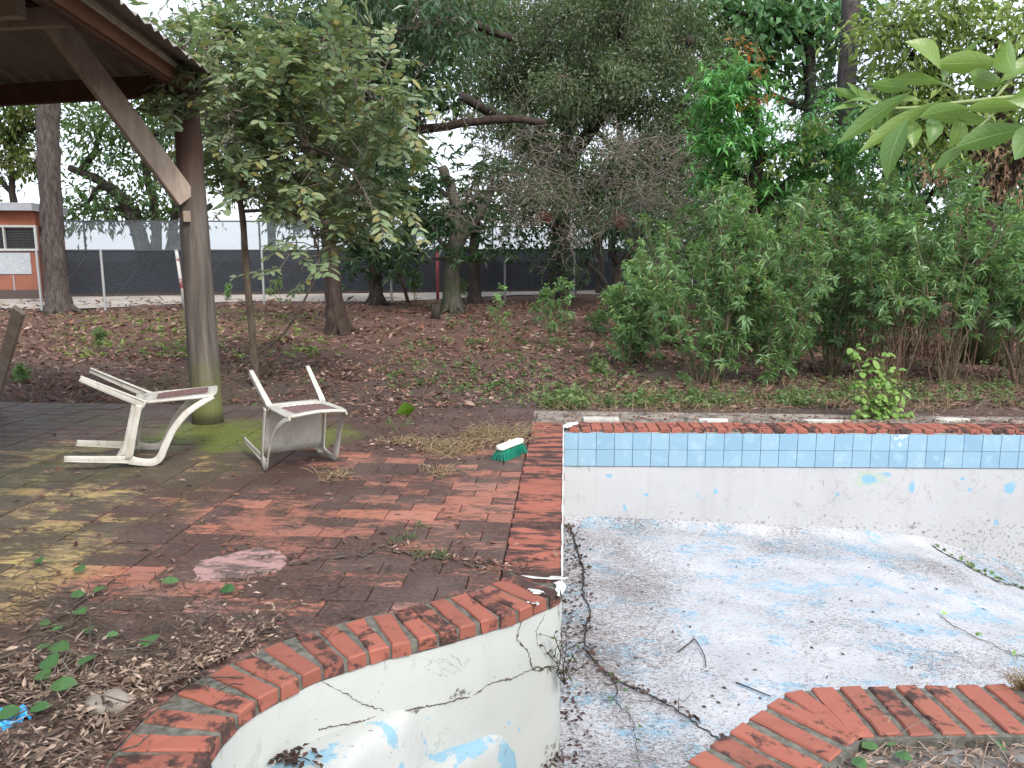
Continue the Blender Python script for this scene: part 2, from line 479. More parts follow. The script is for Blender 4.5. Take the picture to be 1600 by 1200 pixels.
# gravel track between the two fences
fb_l, fb_r = gp(0, 476), gp(940, 453)
rows = []
for px in range(-500, 1500, 100):
    yb = 484 - px * .024 + 3 * math.sin(px * .013); yt = 462 - px * .012
    a = gp(px, yb); b = gp(px, yt)
    rows.append((a.x, a.y, zg(a.y) + .03)); rows.append((b.x, b.y, zg(b.y) + .03))
n = len(rows) // 2
setp(link("gravel_road", np_mesh("gravel_road", rows, [[[2 * i, 2 * i + 2, 2 * i + 3, 2 * i + 1] for i in range(n - 1)]], True), MT['road']), kind="structure")

# ------------------------------------------------------------------ pool outline
ALC_IN_PX = [(871, 927), (840, 940), (804, 956), (759, 969), (725, 979), (665, 996), (594, 1012), (556, 1024), (519, 1036), (484, 1048), (450, 1066), (420, 1082), (397, 1095), (375, 1111), (352, 1133), (334, 1156), (319, 1181), (311, 1200)]
alc_in = [(0.0, 3.60)] + [tuple(gz(*p)[:2]) for p in ALC_IN_PX] + [(-1.11, 1.9), (-.95, 1.62), (-.65, 1.42), (-.25, 1.38), (.05, 1.55)]
alc_in = resample(crom(alc_in, 4), .05)
near_in_px = [(1070, 1200), (1125, 1160), (1190, 1115), (1232, 1087), (1252, 1080), (1330, 1077), (1450, 1075), (1600, 1073)]
near_in = [(.05, 1.55), (.2, 1.9)] + [tuple(gz(*p)[:2]) for p in near_in_px] + [(3.0, 2.98), (6.6, 3.35)]
near_in = resample(np.array(near_in), .05)
def offset_curve(c, d):
    t = np.gradient(c, axis=0); t /= np.linalg.norm(t, axis=1)[:, None]
    return c + np.stack([t[:, 1], -t[:, 0]], 1) * d
CW = .30
def zfloor(x):
    return float(np.interp(x, [-2, 0, 1.37, 2.57, 3.47, 4.37, 6.6], [-.90, -.927, -.979, -1.026, -1.111, -1.393, -2.05]))

pool = thing("swimming_pool", "empty drained pool with peeling white paint, blue tile band and orange brick coping", "swimming pool", (0, 0, 0))
# floor sheet
fx = np.arange(-1.6, 6.71, .07); fy = np.concatenate([np.arange(1.2, 7.0, .07), np.arange(7.0, 7.75, .03)])
FX, FY = np.meshgrid(fx, fy)
FZ = np.vectorize(zfloor)(FX) + rng.normal(0, .002, FX.shape)
wd = (YF(FX) - FY)
FZ = FZ + np.where(wd < .16, ((.16 - np.clip(wd, 0, .16)) / .16) ** 2 * .07, 0)
idx = np.arange(FX.size).reshape(FX.shape)
q = np.stack([idx[:-1, :-1], idx[:-1, 1:], idx[1:, 1:], idx[1:, :-1]], -1).reshape(-1, 4)
link("pool_floor", np_mesh("pool_floor", np.stack([FX, FY, FZ], -1).reshape(-1, 3), [q], True), MT['floor'], pool)
# far wall
def wall_pt(px, py): 
    p = gy(px, py, 7.2); p = gy(px, py, YF(p.x)); return p
far_spots = []
for px, py, rx, ry in [(1358, 749, 16, 8), (1425, 761, 6, 12), (1578, 763, 11, 12), (1118, 768, 5, 6), (1308, 773, 3, 4), (1504, 748, 4, 4), (1515, 765, 3, 3), (1557, 817, 5, 5), (952, 743, 6, 4), (976, 793, 4, 6), (1010, 773, 4, 3), (1386, 741, 9, 4)]:
    p = wall_pt(px, py); k = 7.3 / 1200
    far_spots.append((p.x, p.z, rx * k, ry * k))
MT['wall_far'] = pool_wall_mat("white_pool_paint", far_spots, .01, (.455, .46, .47), None, -.36)
def wall_grid(name, path, zt, zb_fn, mat, nz=14, jitter=.0015):
    V = []
    for (x, y) in path:
        zb = zb_fn(x)
        for j in range(nz + 1): V.append((x, y, zt + (zb - zt) * j / nz))
    V = np.array(V); V += rng.normal(0, jitter, V.shape)
    n = len(path); i = np.arange(n - 1)[:, None] * (nz + 1); j = np.arange(nz)[None, :]
    q = np.stack([i + j, i + j + 1, i + nz + 2 + j, i + nz + 1 + j], -1).reshape(-1, 4)
    return link(name, np_mesh(name, V, [q], True), mat, pool)
far_path = [(x, YF(x)) for x in np.arange(-.02, 6.71, .1)]
far_wall = wall_grid("pool_wall", far_path, -.03, lambda x: zfloor(x) - .05, MT['wall_far'], 16, .0015)
alc_in_t = resample(alc_in, .01)
def alc_spot(px, py, rx, rz):
    d = ray(px, py); dx = np.array([d.x, d.y]); u = alc_in_t @ dx / (np.linalg.norm(alc_in_t, axis=1) * np.linalg.norm(dx)); i = int(u.argmax()); t = np.linalg.norm(alc_in_t[i]) / np.linalg.norm(dx)
    return (alc_in_t[i][0], EYE + d.z * t, rx, rz)
alc_spots = [alc_spot(582, 1024, .022, .012), alc_spot(558, 1033, .015, .008), alc_spot(518, 1044, .02, .01), alc_spot(500, 1052, .012, .01), alc_spot(455, 1072, .02, .012), alc_spot(400, 1102, .03, .014), alc_spot(795, 1130, .008, .008), alc_spot(812, 1140, .006, .006), alc_spot(770, 1150, .006, .005)]
MT['wall_alc'] = pool_wall_mat("chalky_pool_paint", alc_spots, .005, grime=[alc_spot(392, 1108, .05, .03), alc_spot(450, 1160, .09, .05), alc_spot(350, 1150, .04, .04), alc_spot(420, 1100, .03, .02), alc_spot(520, 1045, .06, .012), alc_spot(600, 1018, .05, .010), alc_spot(700, 1092, .05, .012), alc_spot(865, 1180, .05, .05)], drip=-.02, tint= (0.435, 0.451, 0.426))
MT['wall_side'] = pool_wall_mat("side_pool_paint", None, .02, (0.451, 0.451, 0.439))
wall_grid("pool_wall", [(0, y) for y in np.arange(7.2, 3.59, -.1)] + [(0, 3.60)], -.03, lambda x: -1.0, MT['wall_side'], 12)
wall_grid("pool_wall", [tuple(p) for p in alc_in], -.03, lambda x: -1.0, MT['wall_alc'], 16, .002)
wall_grid("pool_wall", [tuple(p) for p in near_in], -.03, lambda x: zfloor(x) - .05, MT['wall_side'], 10)
wall_grid("pool_wall", [(6.6, y) for y in np.arange(3.3, 7.55, .2)], -.03, lambda x: -2.15, MT['wall_side'], 10)

# blue waterline tiles on the far wall, one object each
def blue_tile_mat():
    m = NT("blue_glazed_tile")
    c = m.ramp(m.objrand, [(0, (.215, .36, .47)), (.5, (.24, .39, .50)), (1, (.27, .415, .52))])
    n = m.noise(9, 5)
    c = m.mix(m.math('MULTIPLY', m.step(n, .5, .75), .3), c, (.50, .66, .76))
    o = m.sep(m.pos)
    lime = m.step(m.noise(24, 6, .7), .53, .57)
    p = wall_pt(1405, 680)
    loc = m.step(m.math('ABSOLUTE', m.math('SUBTRACT', o[0], p.x)), .11, .05)
    c = m.mix(m.math('MULTIPLY', lime, m.math('MULTIPLY', loc, m.step(o[2], -.2, -.05))), c, (.75, .8, .82))
    return m.bsdf(c, .28, .5, n, .03, .003)
MT['blue'] = blue_tile_mat()
band_bed = Acc()
for i in range(66):
    x0, x1 = i * .1, i * .1 + .1
    a, b = YF(x0) - .004, YF(x1) - .004
    band_bed.add([(x0, a, -.035), (x1, b, -.035), (x1, b, -.365), (x0, a, -.365)], [[0, 3, 2, 1]])
bed = link("tile_bed", band_bed.mesh("tile_bed"), MT['grout'], far_wall)
TW, TG = .1735, .0035
bm = bmesh.new(); bmesh.ops.create_cube(bm, size=1)
for v in bm.verts: v.co = Vector((v.co.x * (TW - TG), v.co.y * .012, v.co.z * (.163 - TG)))
bmesh.ops.bevel(bm, geom=list(bm.edges), offset=.0015, segments=1, affect='EDGES')
tile_me = bpy.data.meshes.new("tile"); bm.to_mesh(tile_me); bm.free(); tile_me.materials.append(MT['blue'])
ang = math.atan(.048)
k = 0; x = .03 + TW * .5 - .06
while x < 6.5:
    for r in range(2):
        o = link("tile", tile_me, None, far_wall, (x, YF(x) - .007 - random.uniform(0, .0015), -.118 - r * .163))
        o.rotation_euler = (random.uniform(-.004, .004), random.uniform(-.006, .006), ang + random.uniform(-.004, .004))
    x += TW

# coping: brick-on-edge, each brick an object, in a mortar bed
def brick_mesh(name, L, W, H, mat, seed):
    r = random.Random(seed)
    bm = bmesh.new(); bmesh.ops.create_cube(bm, size=1)
    bmesh.ops.subdivide_edges(bm, edges=[e for e in bm.edges if abs(e.verts[0].co.x - e.verts[1].co.x) > .5], cuts=3, use_grid_fill=True)
    for v in bm.verts:
        v.co = Vector((v.co.x * L + r.uniform(-.005, .005), v.co.y * W + r.uniform(-.0035, .0035), v.co.z * H + r.uniform(-.0022, .0022)))
    bmesh.ops.bevel(bm, geom=[e for e in bm.edges if sum(v.co.z for v in e.verts) > 0 and abs(e.calc_face_angle(0)) > .6], offset=.006, segments=1, affect='EDGES')
    for v in bm.verts:
        if v.co.z > 0 and r.random() < .12: v.co.z -= r.uniform(.001, .006)
    me = bpy.data.meshes.new(name); bm.to_mesh(me); bm.free(); me.materials.append(mat); return me
BL = [brick_mesh("brick", .312, .080, .06, MT['brick_left'], s) for s in range(5)]
BF = [brick_mesh("brick", .30, .096, .06, MT['brick_far'], s + 20) for s in range(5)]
BC = [brick_mesh("brick", .30, .083, .06, MT['brick_curve'], s + 40) for s in range(5)]
BN = [brick_mesh("brick", .30, .083, .06, MT['brick_near'], s + 60) for s in range(5)]
coping = link("coping", bpy.data.meshes.new("coping"), MT['mortar'], pool)   # mortar bed filled below
bed = Acc()
# left side, along the deck
y = 3.70; k = 0
while y < 7.46:
    o = link("brick", BL[k % 5], None, coping, (-.150 + random.uniform(-.005, .005), y, -.026 + random.uniform(-.002, .003)))
    o.rotation_euler = (random.uniform(-.01, .01), random.uniform(-.006, .006), random.uniform(-.012, .012) + (math.pi if k % 2 else 0)); y += .086; k += 1
bed.box((-.15, 5.55, -.035), (.30, 3.86, .055))
# far side
x = .1; k = 0
while x < 6.6:
    o = link("brick", BF[k % 5], None, coping, (x, YF(x) + .15 + random.uniform(-.006, .006), -.024 + random.uniform(-.002, .004)))
    o.rotation_euler = (random.uniform(-.006, .006), random.uniform(-.01, .01), math.pi / 2 + ang + random.uniform(-.02, .02)); x += .108; k += 1
R = Matrix.Rotation(ang, 3, 'Z')
bed.box((3.32, YF(3.32) + .157, -.037), (6.62, .30, .055), np.array(R))
def curve_bricks(inner, meshes, pitch, width, s0, s1, over=.012, skip=()):
    c = resample(inner, .01); L = len(c) * .01
    t = np.gradient(c, axis=0); t /= np.linalg.norm(t, axis=1)[:, None]
    # smooth the direction so that bricks fan out round tight bends
    kern = np.ones(15) / 15
    t = np.stack([np.convolve(np.pad(t[:, i], 7, mode='edge'), kern, 'valid') for i in (0, 1)], 1); t /= np.linalg.norm(t, axis=1)[:, None]
    s = s0; k = 0
    while s < min(s1, L - .02):
        i = min(len(c) - 1, int(s / .01))
        nrm = np.array([t[i][1], -t[i][0]]); p = c[i] + nrm * (.15 - over)
        if k not in skip:
            o = link("brick", meshes[k % 5], None, coping, (p[0], p[1], -.022 + random.uniform(-.002, .003)))
            o.rotation_euler = (random.uniform(-.008, .008), random.uniform(-.006, .006), math.atan2(nrm[1], nrm[0]) + random.uniform(-.025, .025))
        s += pitch * random.uniform(.95, 1.05); k += 1
def curve_bed(inner, a, b, z=-.002):
    o1 = offset_curve(inner, -.004); o2 = offset_curve(inner, CW)
    n = len(inner)
    V = np.concatenate([np.c_[o1, np.full(n, z)], np.c_[o2, np.full(n, z)], np.c_[o1, np.full(n, -.06)], np.c_[o2, np.full(n, -.06)]])
    i = np.arange(n - 1)
    bed.add(V, np.stack([i, i + 1, n + i + 1, n + i], 1), np.stack([i, 2 * n + i, 2 * n + i + 1, i + 1], 1), np.stack([n + i, n + i + 1, 3 * n + i + 1, 3 * n + i], 1))
alc_f = alc_in[::-1] if False else alc_in
def side_sign(c, probe):
    o = offset_curve(c, .3); return np.linalg.norm(o - np.array(probe), axis=1).min() < np.linalg.norm(offset_curve(c, -.3) - np.array(probe), axis=1).min()
if not side_sign(alc_in, (-2.0, 3.2)): alc_c = alc_in[::-1].copy()
else: alc_c = alc_in
if not side_sign(near_in, (2.0, 1.5)): near_c = near_in[::-1].copy()
else: near_c = near_in
arev = alc_c is not alc_in; nrev = near_c is not near_in
Lal = len(alc_c) * .05
curve_bed(alc_c, 0, 0)
curve_bed(near_c, 0, 0)
curve_bricks(alc_c, BC, .103, .09, .11, 99)
curve_bricks(near_c, BN, .114, .09, .05, 99)
me = bed.mesh("coping"); me.materials.append(MT['mortar']); coping.data = me
# ragged white paint lip along the deck edge
lip = Acc(); yv = np.arange(3.58, 7.24, .03)
w = .006 + np.convolve(np.abs(rng.normal(0, .006, len(yv) + 4)), np.ones(5) / 5, 'valid')
V = np.concatenate([np.c_[np.full(len(yv), .008), yv, np.full(len(yv), .0105)], np.c_[.008 - w, yv, np.full(len(yv), .0105)], np.c_[np.full(len(yv), .008), yv, np.full(len(yv), -.06)]])
n = len(yv); i = np.arange(n - 1)
lip.add(V, np.stack([i, i + 1, n + i + 1, n + i], 1), np.stack([i, 2 * n + i, 2 * n + i + 1, i + 1], 1))
MT['white_paint'] = plain("flaking_white_paint", (0.492, 0.492, 0.471), .7, .3, 30, .1)
link("paint_edge", lip.mesh("paint_edge"), MT['white_paint'], pool)
def splash(name, pts, z, mat, parent, wob=.012):
    c = crom(pts + [pts[0]], 5)[:-1]; c = c + rng.normal(0, wob, c.shape)
    ctr = c.mean(0); V = np.r_[[[ctr[0], ctr[1], z]], np.c_[c, np.full(len(c), z)]]
    n = len(c); f = [[0, 1 + i, 1 + (i + 1) % n] for i in range(n)]
    me = np_mesh(name, V, [f])
    return link(name, me, mat, parent)
for pts in [[(812, 903), (850, 905), (882, 904), (880, 909), (850, 909)], [(826, 924), (846, 926), (852, 931), (836, 931)], [(868, 914), (881, 912), (880, 934), (870, 933)], [(822, 944), (842, 945), (838, 949)]]:
    splash("paint_splash", [tuple(gz(*p)[:2]) for p in pts], .0125 + random.uniform(0, .001), MT['white_paint'], pool, .006)
for pts in [[(878, 668), (886, 663), (900, 661), (904, 664), (896, 667), (886, 671)]]:
    splash("paint_splash", [tuple(gz(*p)[:2]) for p in pts], .0135, MT['white_paint'], pool, .004)

# entry steps in the alcove: rounded, worn
def step_shape(name, front_px, z, outer, mat):
    fr = [tuple(gz(px, py, z)[:2]) for px, py in front_px]
    return fr
z1, z2 = -.30, -.56
c1 = crom([(-.62, 3.10)] + [tuple(gz(px, py, z1)[:2]) for px, py in [(624, 1119), (590, 1142), (564, 1164), (543, 1190), (537, 1205)]] + [(-.78, 2.2), (-.62, 1.9), (-.3, 1.72), (.2, 1.62)], 5)
c2 = crom([(-.22, 3.42)] + [tuple(gz(px, py, z2)[:2]) for px, py in [(770, 1147), (745, 1160), (725, 1174), (702, 1202)]] + [(-.50, 2.6), (-.42, 2.25), (-.1, 2.05), (.35, 2.0)], 5)
def make_step(front, z, zb, mat):
    fr = resample(front, .05); n = len(fr)
    t = np.gradient(fr, axis=0); t /= np.linalg.norm(t, axis=1)[:, None]
    nr = np.stack([-t[:, 1], t[:, 0]], 1)
    ctr = np.array([.6, 2.6])
    if ((ctr - fr[n // 2]) * nr[n // 2]).sum() < 0: nr = -nr
    prof = [(-.60, 0), (-.3, 0), (-.12, 0), (-.05, -.002), (-.02, -.008), (0, -.02), (.018, -.045), (.03, -.09), (.045, -.16), (.07, z - zb and (zb - z))]
    V = []
    for d, h in prof:
        p = fr + nr * d
        V.append(np.c_[p, np.full(n, z + h)])
    V = np.concatenate(V) + rng.normal(0, .0015, (n * len(prof), 3))
    # keep the tread inside the alcove wall
    i = np.arange(n - 1)[None, :]; k = np.arange(len(prof) - 1)[:, None] * n
    q = np.stack([k + i, k + i + 1, k + n + i + 1, k + n + i], -1).reshape(-1, 4)
    return link("step", np_mesh("step", V, [q], True), mat, pool)
MT['step'] = pool_floor_mat(); MT['step'].name = "peeling_step"
MT['step_white'] = pool_wall_mat("step_paint", None, .01, (.68, .70, .68))
def step_mat():
    m = NT("peeling_step_paint")
    n = m.math('ADD', m.math('MULTIPLY', m.noise(2.6, 6, .6, dist=.5), .72), m.math('MULTIPLY', m.noise(17, 6, .75), .28)); sp = m.noise(34, 7, .72)
    col = m.ramp(m.noise(2, 4), [(.3, (.37, .385, .37)), (.7, (.43, .44, .42))])
    col = m.mix(m.math('MULTIPLY', m.step(n, .535, .555), .92), col, (.19, .345, .44))
    md = m.noise(1.6, 5)
    col = m.mix(m.math('MULTIPLY', m.step(m.math('ADD', sp, m.math('MULTIPLY', md, .35)), .76, .85), .8), col, (.09, .065, .055))
    return m.bsdf(col, .7, .3, sp, .25, .01)
MT['step'] = step_mat()
make_step(c1, z1, z2 - .02, MT['step'])
make_step(c2, z2, -.95, MT['step'])

# cracks in the alcove plaster: thin dark ribbons following the wall
crack_m = plain("crack_dirt", (.09, .075, .062), .95, .1, 60, .5)
alc_t = resample(alc_in, .01)
def on_wall(px, py):
    """where a sight line meets the alcove wall"""
    d = ray(px, py); best = None
    for a, b in zip(alc_t[:-1], alc_t[1:]):
        e = b - a; den = d.x * e[1] - d.y * e[0]
        if abs(den) < 1e-9: continue
        t = (a[0] * e[1] - a[1] * e[0]) / den; s = (a[0] * d.y - a[1] * d.x) / den
        if t > 0 and -.02 <= s <= 1.02 and (best is None or t > best): best = t
    if best is None: return None
    p = Vector((0, 0, EYE)) + d * best
    return p + Vector((0, 0, EYE) - p).normalized() * .004 if False else p - d.normalized() * .005
def crack(px_pts, w=.004, wob=2.0):
    pts = resample(np.array(px_pts, float), 3)
    pts[1:-1] += rng.normal(0, wob * .42, pts[1:-1].shape) + np.c_[np.zeros(len(pts) - 2), np.cumsum(rng.normal(0, wob * .35, len(pts) - 2)) * np.sin(np.linspace(0, np.pi, len(pts) - 2))]
    P = [on_wall(*p) for p in pts]; P = [np.array(p) for p in P if p is not None]
    if len(P) < 2: return
    a = Acc(); P = np.array(P)
    t = np.gradient(P, axis=0); v = P - np.array([0, 0, EYE]); s = np.cross(t, v); s /= np.linalg.norm(s, axis=1)[:, None] + 1e-9
    ww = w * .6 * (0.35 + np.abs(rng.normal(.4, .7, len(P))))[:, None] / 2
    n = len(P); i = np.arange(n - 1)
    a.add(np.r_[P + s * ww, P - s * ww], np.stack([i, i + 1, n + i + 1, n + i], 1))
    link("crack", a.mesh("crack"), crack_m, pool)
crack([(484, 1050), (505, 1068), (530, 1085), (560, 1100), (600, 1110)], .004)
crack([(498, 1140), (560, 1126), (605, 1114), (640, 1108), (680, 1105), (735, 1086), (765, 1068), (800, 1060), (834, 1045), (872, 1040)], .008, 1.6)
crack([(820, 950), (812, 980), (808, 1000), (826, 1020), (833, 1047)], .008, 1.5)
crack([(872, 935), (874, 965), (878, 1000), (879, 1035)], .004, 1.0)
crack([(840, 1010), (838, 985), (852, 960)], .003, 1.0)

# ------------------------------------------------------------------ patio
outer_alc = offset_curve(alc_c, CW)
if arev: outer_alc = outer_alc[::-1]
oa = [tuple(p) for p in outer_alc]
# the outer curve from the corner (0,3.6) round to the left and down
pat_out = [(-9.2, 8.18), (-.325, 8.18), (-.325, 7.5), (-.31, 7.4), (-.31, 3.72)]
oa_use = [p for p in oa if p[0] < -.30 and p[1] > 1.75]
pat_out += oa_use + [(-1.55, 1.0), (-1.3, -4.0), (-9.2, -4.0)]
patio = prism("patio", pat_out, -.12, -.014, MT['grout'])
setp(patio, kind="structure")
oa_arr = np.array(oa)
oa_t = np.gradient(oa_arr, axis=0); oa_t /= np.linalg.norm(oa_t, axis=1)[:, None]
def clip_half(poly, p, nrm):
    out = []
    for i in range(len(poly)):
        a, b = poly[i], poly[(i + 1) % len(poly)]
        da = (a[0] - p[0]) * nrm[0] + (a[1] - p[1]) * nrm[1]; db = (b[0] - p[0]) * nrm[0] + (b[1] - p[1]) * nrm[1]
        if da >= 0: out.append(a)
        if da * db < 0:
            t = da / (da - db); out.append((a[0] + (b[0] - a[0]) * t, a[1] + (b[1] - a[1]) * t))
    return out
TD, TJ = .165, .006
tiles = []
yrow = 8.16; r = 0
while yrow > 1.9:
    y0 = yrow - TD
    # bonded area
    off = (.16 if r % 2 else 0) + random.choice([0, 0, 0, .05, -.06])
    xe = -.312; xs = [xe]
    x = xe - .32 + off * .5 if r % 2 == 0 else xe - .16
    while x > -2.24: xs.append(x); x -= .32
    if xs[-1] - (-2.26) < .07: xs.pop()
    xs.append(-2.26)
    for a, b in zip(xs[:-1], xs[1:]): tiles.append((b, a, y0, yrow, TJ))
    x = -2.268
    while x > -7.0:
        for kk in range(2): tiles.append((x - .315 * (kk + 1), x - .315 * kk, y0, yrow, TJ))
        x -= .637
    yrow -= TD; r += 1
def pxl(x, y, z=0):
    d = RM.transposed() @ Vector((x, y, z - EYE)); return 800 - F * d.x / d.z, 600 + F * d.y / d.z
cand = []
for (a, b, y0, y1, j) in tiles:
    poly = [(a + j / 2, y0 + j / 2), (b - j / 2, y0 + j / 2), (b - j / 2, y1 - j / 2), (a + j / 2, y1 - j / 2)]
    c = ((a + b) / 2, (y0 + y1) / 2)
    dd = np.linalg.norm(oa_arr - np.array(c), axis=1); i = dd.argmin(); full = True
    if dd[i] < .3:
        nrm = np.array([oa_t[i][1], -oa_t[i][0]])
        if ((np.array([-3, 5.]) - oa_arr[i]) * nrm).sum() < 0: nrm = -nrm
        poly2 = clip_half(poly, oa_arr[i] + nrm * .006, nrm)
        full = len(poly2) == 4 and poly2 == poly; poly = poly2
        if len(poly) < 3: continue
        area = .5 * abs(sum(poly[i][0] * poly[(i + 1) % len(poly)][1] - poly[(i + 1) % len(poly)][0] * poly[i][1] for i in range(len(poly))))
        if area < .004: continue
    elif c[0] > -1.2 and c[1] < 3.0: continue
    if c[0] > -1.5 and c[1] < 2.0: continue
    px, py = pxl(*c); inside = -40 < px < 1640 and py < 1230
    hidden = (py > 1040 and px < 330)
    w = (1.0 / (c[1] ** 3)) if inside and not hidden else 0
    cand.append((w, poly, full, (a, b, y0, y1)))
cand.sort(key=lambda t: -t[0])
def tile_geo(acc, poly, z):
    n = len(poly); ctr = np.mean(np.array(poly), axis=0)
    P = np.array(poly); d = P - ctr
    ins = ctr + d * (1 - .005 / np.maximum(np.linalg.norm(d, axis=1), .01))[:, None]
    V = np.r_[np.c_[ins, np.full(n, z)], np.c_[P, np.full(n, z - .004)], np.c_[P, np.full(n, -.03)]]
    V[:n, 2] += rng.normal(0, .0008, n)
    i = np.arange(n); j = (i + 1) % n
    acc.add(V, np.arange(n)[None, :], np.stack([n + i, n + j, j, i], 1), np.stack([2 * n + i, 2 * n + j, n + j, n + i], 1))
rest = Acc(); shared = {}
for k, (w, poly, full, rect) in enumerate(cand):
    z = random.gauss(-.001, .0016)
    if k < 300 and w > 0:
        c = np.mean(np.array(poly), axis=0)
        key = round(rect[1] - rect[0], 3) if full else None
        if key is not None and key in shared: me = random.choice(shared[key]) if len(shared[key]) >= 3 else None
        else: me = None
        if me is None:
            a = Acc(); tile_geo(a, [(p[0] - c[0], p[1] - c[1]) for p in poly], 0); me = a.mesh("tile"); me.materials.append(MT['tile'])
            if key is not None: shared.setdefault(key, []).append(me)
        o = link("tile", me, None, patio, (c[0], c[1], z))
        o.rotation_euler = (random.gauss(0, .004), random.gauss(0, .003), random.gauss(0, .004))
    else: tile_geo(rest, poly, z)
setp(link("tiles", rest.mesh("tiles"), MT['tile'], patio), kind="stuff")

# pinkish concrete repair in the paving
def pink_mat():
    m = NT("pink_repair_concrete"); n = m.noise(4, 6, .7, m.vscale(m.pos, (1, 2, 1)), .4); f = m.noise(60, 4)
    col = m.mix(m.step(n, .47, .58), (.34, .21, .195), m.ramp(f, [(.3, (.06, .05, .045)), (.7, (.17, .12, .11))]))
    return m.bsdf(col, .9, .2, n, .6, .01)
pk = pink_mat()
pp = [tuple(gz(*p)[:2]) for p in [(300, 893), (318, 878), (355, 868), (398, 858), (430, 862), (447, 878), (430, 893), (395, 900), (350, 906), (310, 908)]]
cpp = crom(pp + [pp[0]], 5)[:-1] + rng.normal(0, .011, (50, 2))
patch = prism("repair_patch", [tuple(p) for p in cpp], -.01, .0055, pk, patio)

# concrete strip behind the far coping, with loose slabs
strip = [(-.32, 8.18), (-.32, YF(0) + .315)] + [(x, YF(x) + .312) for x in np.arange(.2, 7.3, .5)] + [(7.3, 8.18)]
cs = prism("concrete_strip", strip, -.12, -.022, MT['concrete']); setp(cs, kind="structure")
slabm = plain("pale_slab", (.42, .40, .36), .85, .2, 12, .3, .4)
a = Acc(); 
for k, (pa, pb, th) in enumerate([((838, 657), (880, 643), .012)]):
    p, q_ = gz(*pa), gz(*pb); a.box(((p.x + q_.x) / 2, (p.y + q_.y) / 2, -.018), (abs(q_.x - p.x), abs(q_.y - p.y), .03))
link("slab", a.mesh("slab"), MT['concrete'], cs)
for k, (px, py, w, d, lab) in enumerate([(939, 655, .36, .13, "pale rectangular stone slab lying on the strip behind the pool corner"), (1115, 656, .36, .12, "white broken slab partly buried behind the middle of the far coping"), (1283, 657, .42, .10, "white broken slab left of the small bright green plant"), (1490, 655, .4, .14, "grey white broken slab right of the small bright green plant")]):
    p = gz(px, py); p.y = max(p.y, YF(p.x) + .33 + d / 2)
    if k == 0: c = [(-w / 2, -d / 2), (w / 2, -d / 2), (w / 2, d / 2), (-w / 2, d / 2)]
    else:
        th = np.linspace(0, 2 * np.pi, 9, endpoint=False)
        c = [(w / 2 * math.cos(t) * random.uniform(.75, 1.1), d / 2 * math.sin(t) * random.uniform(.7, 1.1)) for t in th]
    o = prism("stone_slab", c, -.02, .02, slabm if k != 1 else MT['white_paint'], None, .004, (p.x, p.y, -.012 if k else -.004))
    o.rotation_euler = (0, 0, .03); setp(o, lab, "slab", None, "thing")

# near deck, on the camera's side of the pool
on = offset_curve(near_c, CW)
if nrev: on = on[::-1]
nd = [tuple(p) for p in on if p[0] > .45] 
nd = [(.45, -4.0), (.45, nd[0][1])] + nd + [(6.9, 3.1), (6.9, 8.18), (7.4, 8.18), (7.4, -4.0)]
def neardeck_mat():
    m = NT("old_wet_concrete")
    f = m.noise(20, 7, .7); n = m.noise(2.5, 5)
    col = m.ramp(m.math('ADD', m.math('MULTIPLY', f, .5), m.math('MULTIPLY', n, .5)), [(.35, (.06, .055, .05)), (.5, (.17, .16, .15)), (.65, (.30, .29, .28))])
    return m.bsdf(col, .85, .25, f, .5, .015)
o = prism("near_deck", nd, -.2, -.045, neardeck_mat()); setp(o, kind="structure")

# ------------------------------------------------------------------ gazebo
MT['wood_dark'] = wood_mat("dark_stained_wood", (.045, .020, .013), (.11, .055, .036), (1, 1, 1), 3)
MT['wood_red'] = wood_mat("reddish_wood", (.12, .055, .032), (.23, .115, .07), (1, 1, 1), 4)
MT['wood_grey'] = wood_mat("sunbleached_wood", (.24, .18, .14), (.44, .36, .29), (1, 1, 6), 9)
def post_mat():
    m = NT("round_post_wood")
    v = m.vscale(m.pos, (16, 16, 1.3)); n = m.noise(1, 7, .65, v, .7); z = m.sep(m.pos)[2]
    col = m.ramp(n, [(.3, (.06, .05, .043)), (.5, (.11, .094, .081)), (.72, (.18, .158, .14))])
    g = m.math('MULTIPLY', m.step(m.math('ADD', z, m.math('MULTIPLY', m.noise(6, 4), .5)), .95, .45), .7)
    col = m.mix(g, col, (.13, .15, .035))
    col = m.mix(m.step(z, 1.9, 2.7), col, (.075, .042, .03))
    col = m.mix(m.step(z, .16, .02), col, (.04, .04, .02))
    return m.bsdf(col, .8, .2, n, .8, .02)
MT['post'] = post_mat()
def roof_mat():
    m = NT("weathered_tin")
    n = m.noise(3, 6, .65); f = m.noise(30, 4)
    col = m.ramp(n, [(.3, (.16, .145, .13)), (.55, (.25, .23, .20)), (.75, (.20, .11, .07))])
    return m.bsdf(col, .55, .4, f, .2, .01, .3)
MT['tin'] = roof_mat()
P0 = gz(325, 659)
gaz = thing("gazebo", "open wooden gazebo with round timber post, diagonal brace and corrugated metal roof at top left", "gazebo", (P0.x, P0.y, 0))
P0 = Vector((0, 0, 0))
SIDE = 5.0
d1 = Vector((math.cos(rad(-81)), math.sin(rad(-81)), 0)); d2 = Vector((math.cos(rad(171)), math.sin(rad(171)), 0))
corner = [P0]; a_ = -81
for k in range(4):
    corner.append(corner[-1] + Vector((math.cos(rad(a_)), math.sin(rad(a_)), 0)) * SIDE); a_ -= 72
cen = sum(corner, Vector()) / 5
ZB, ZE = 3.10, 3.30
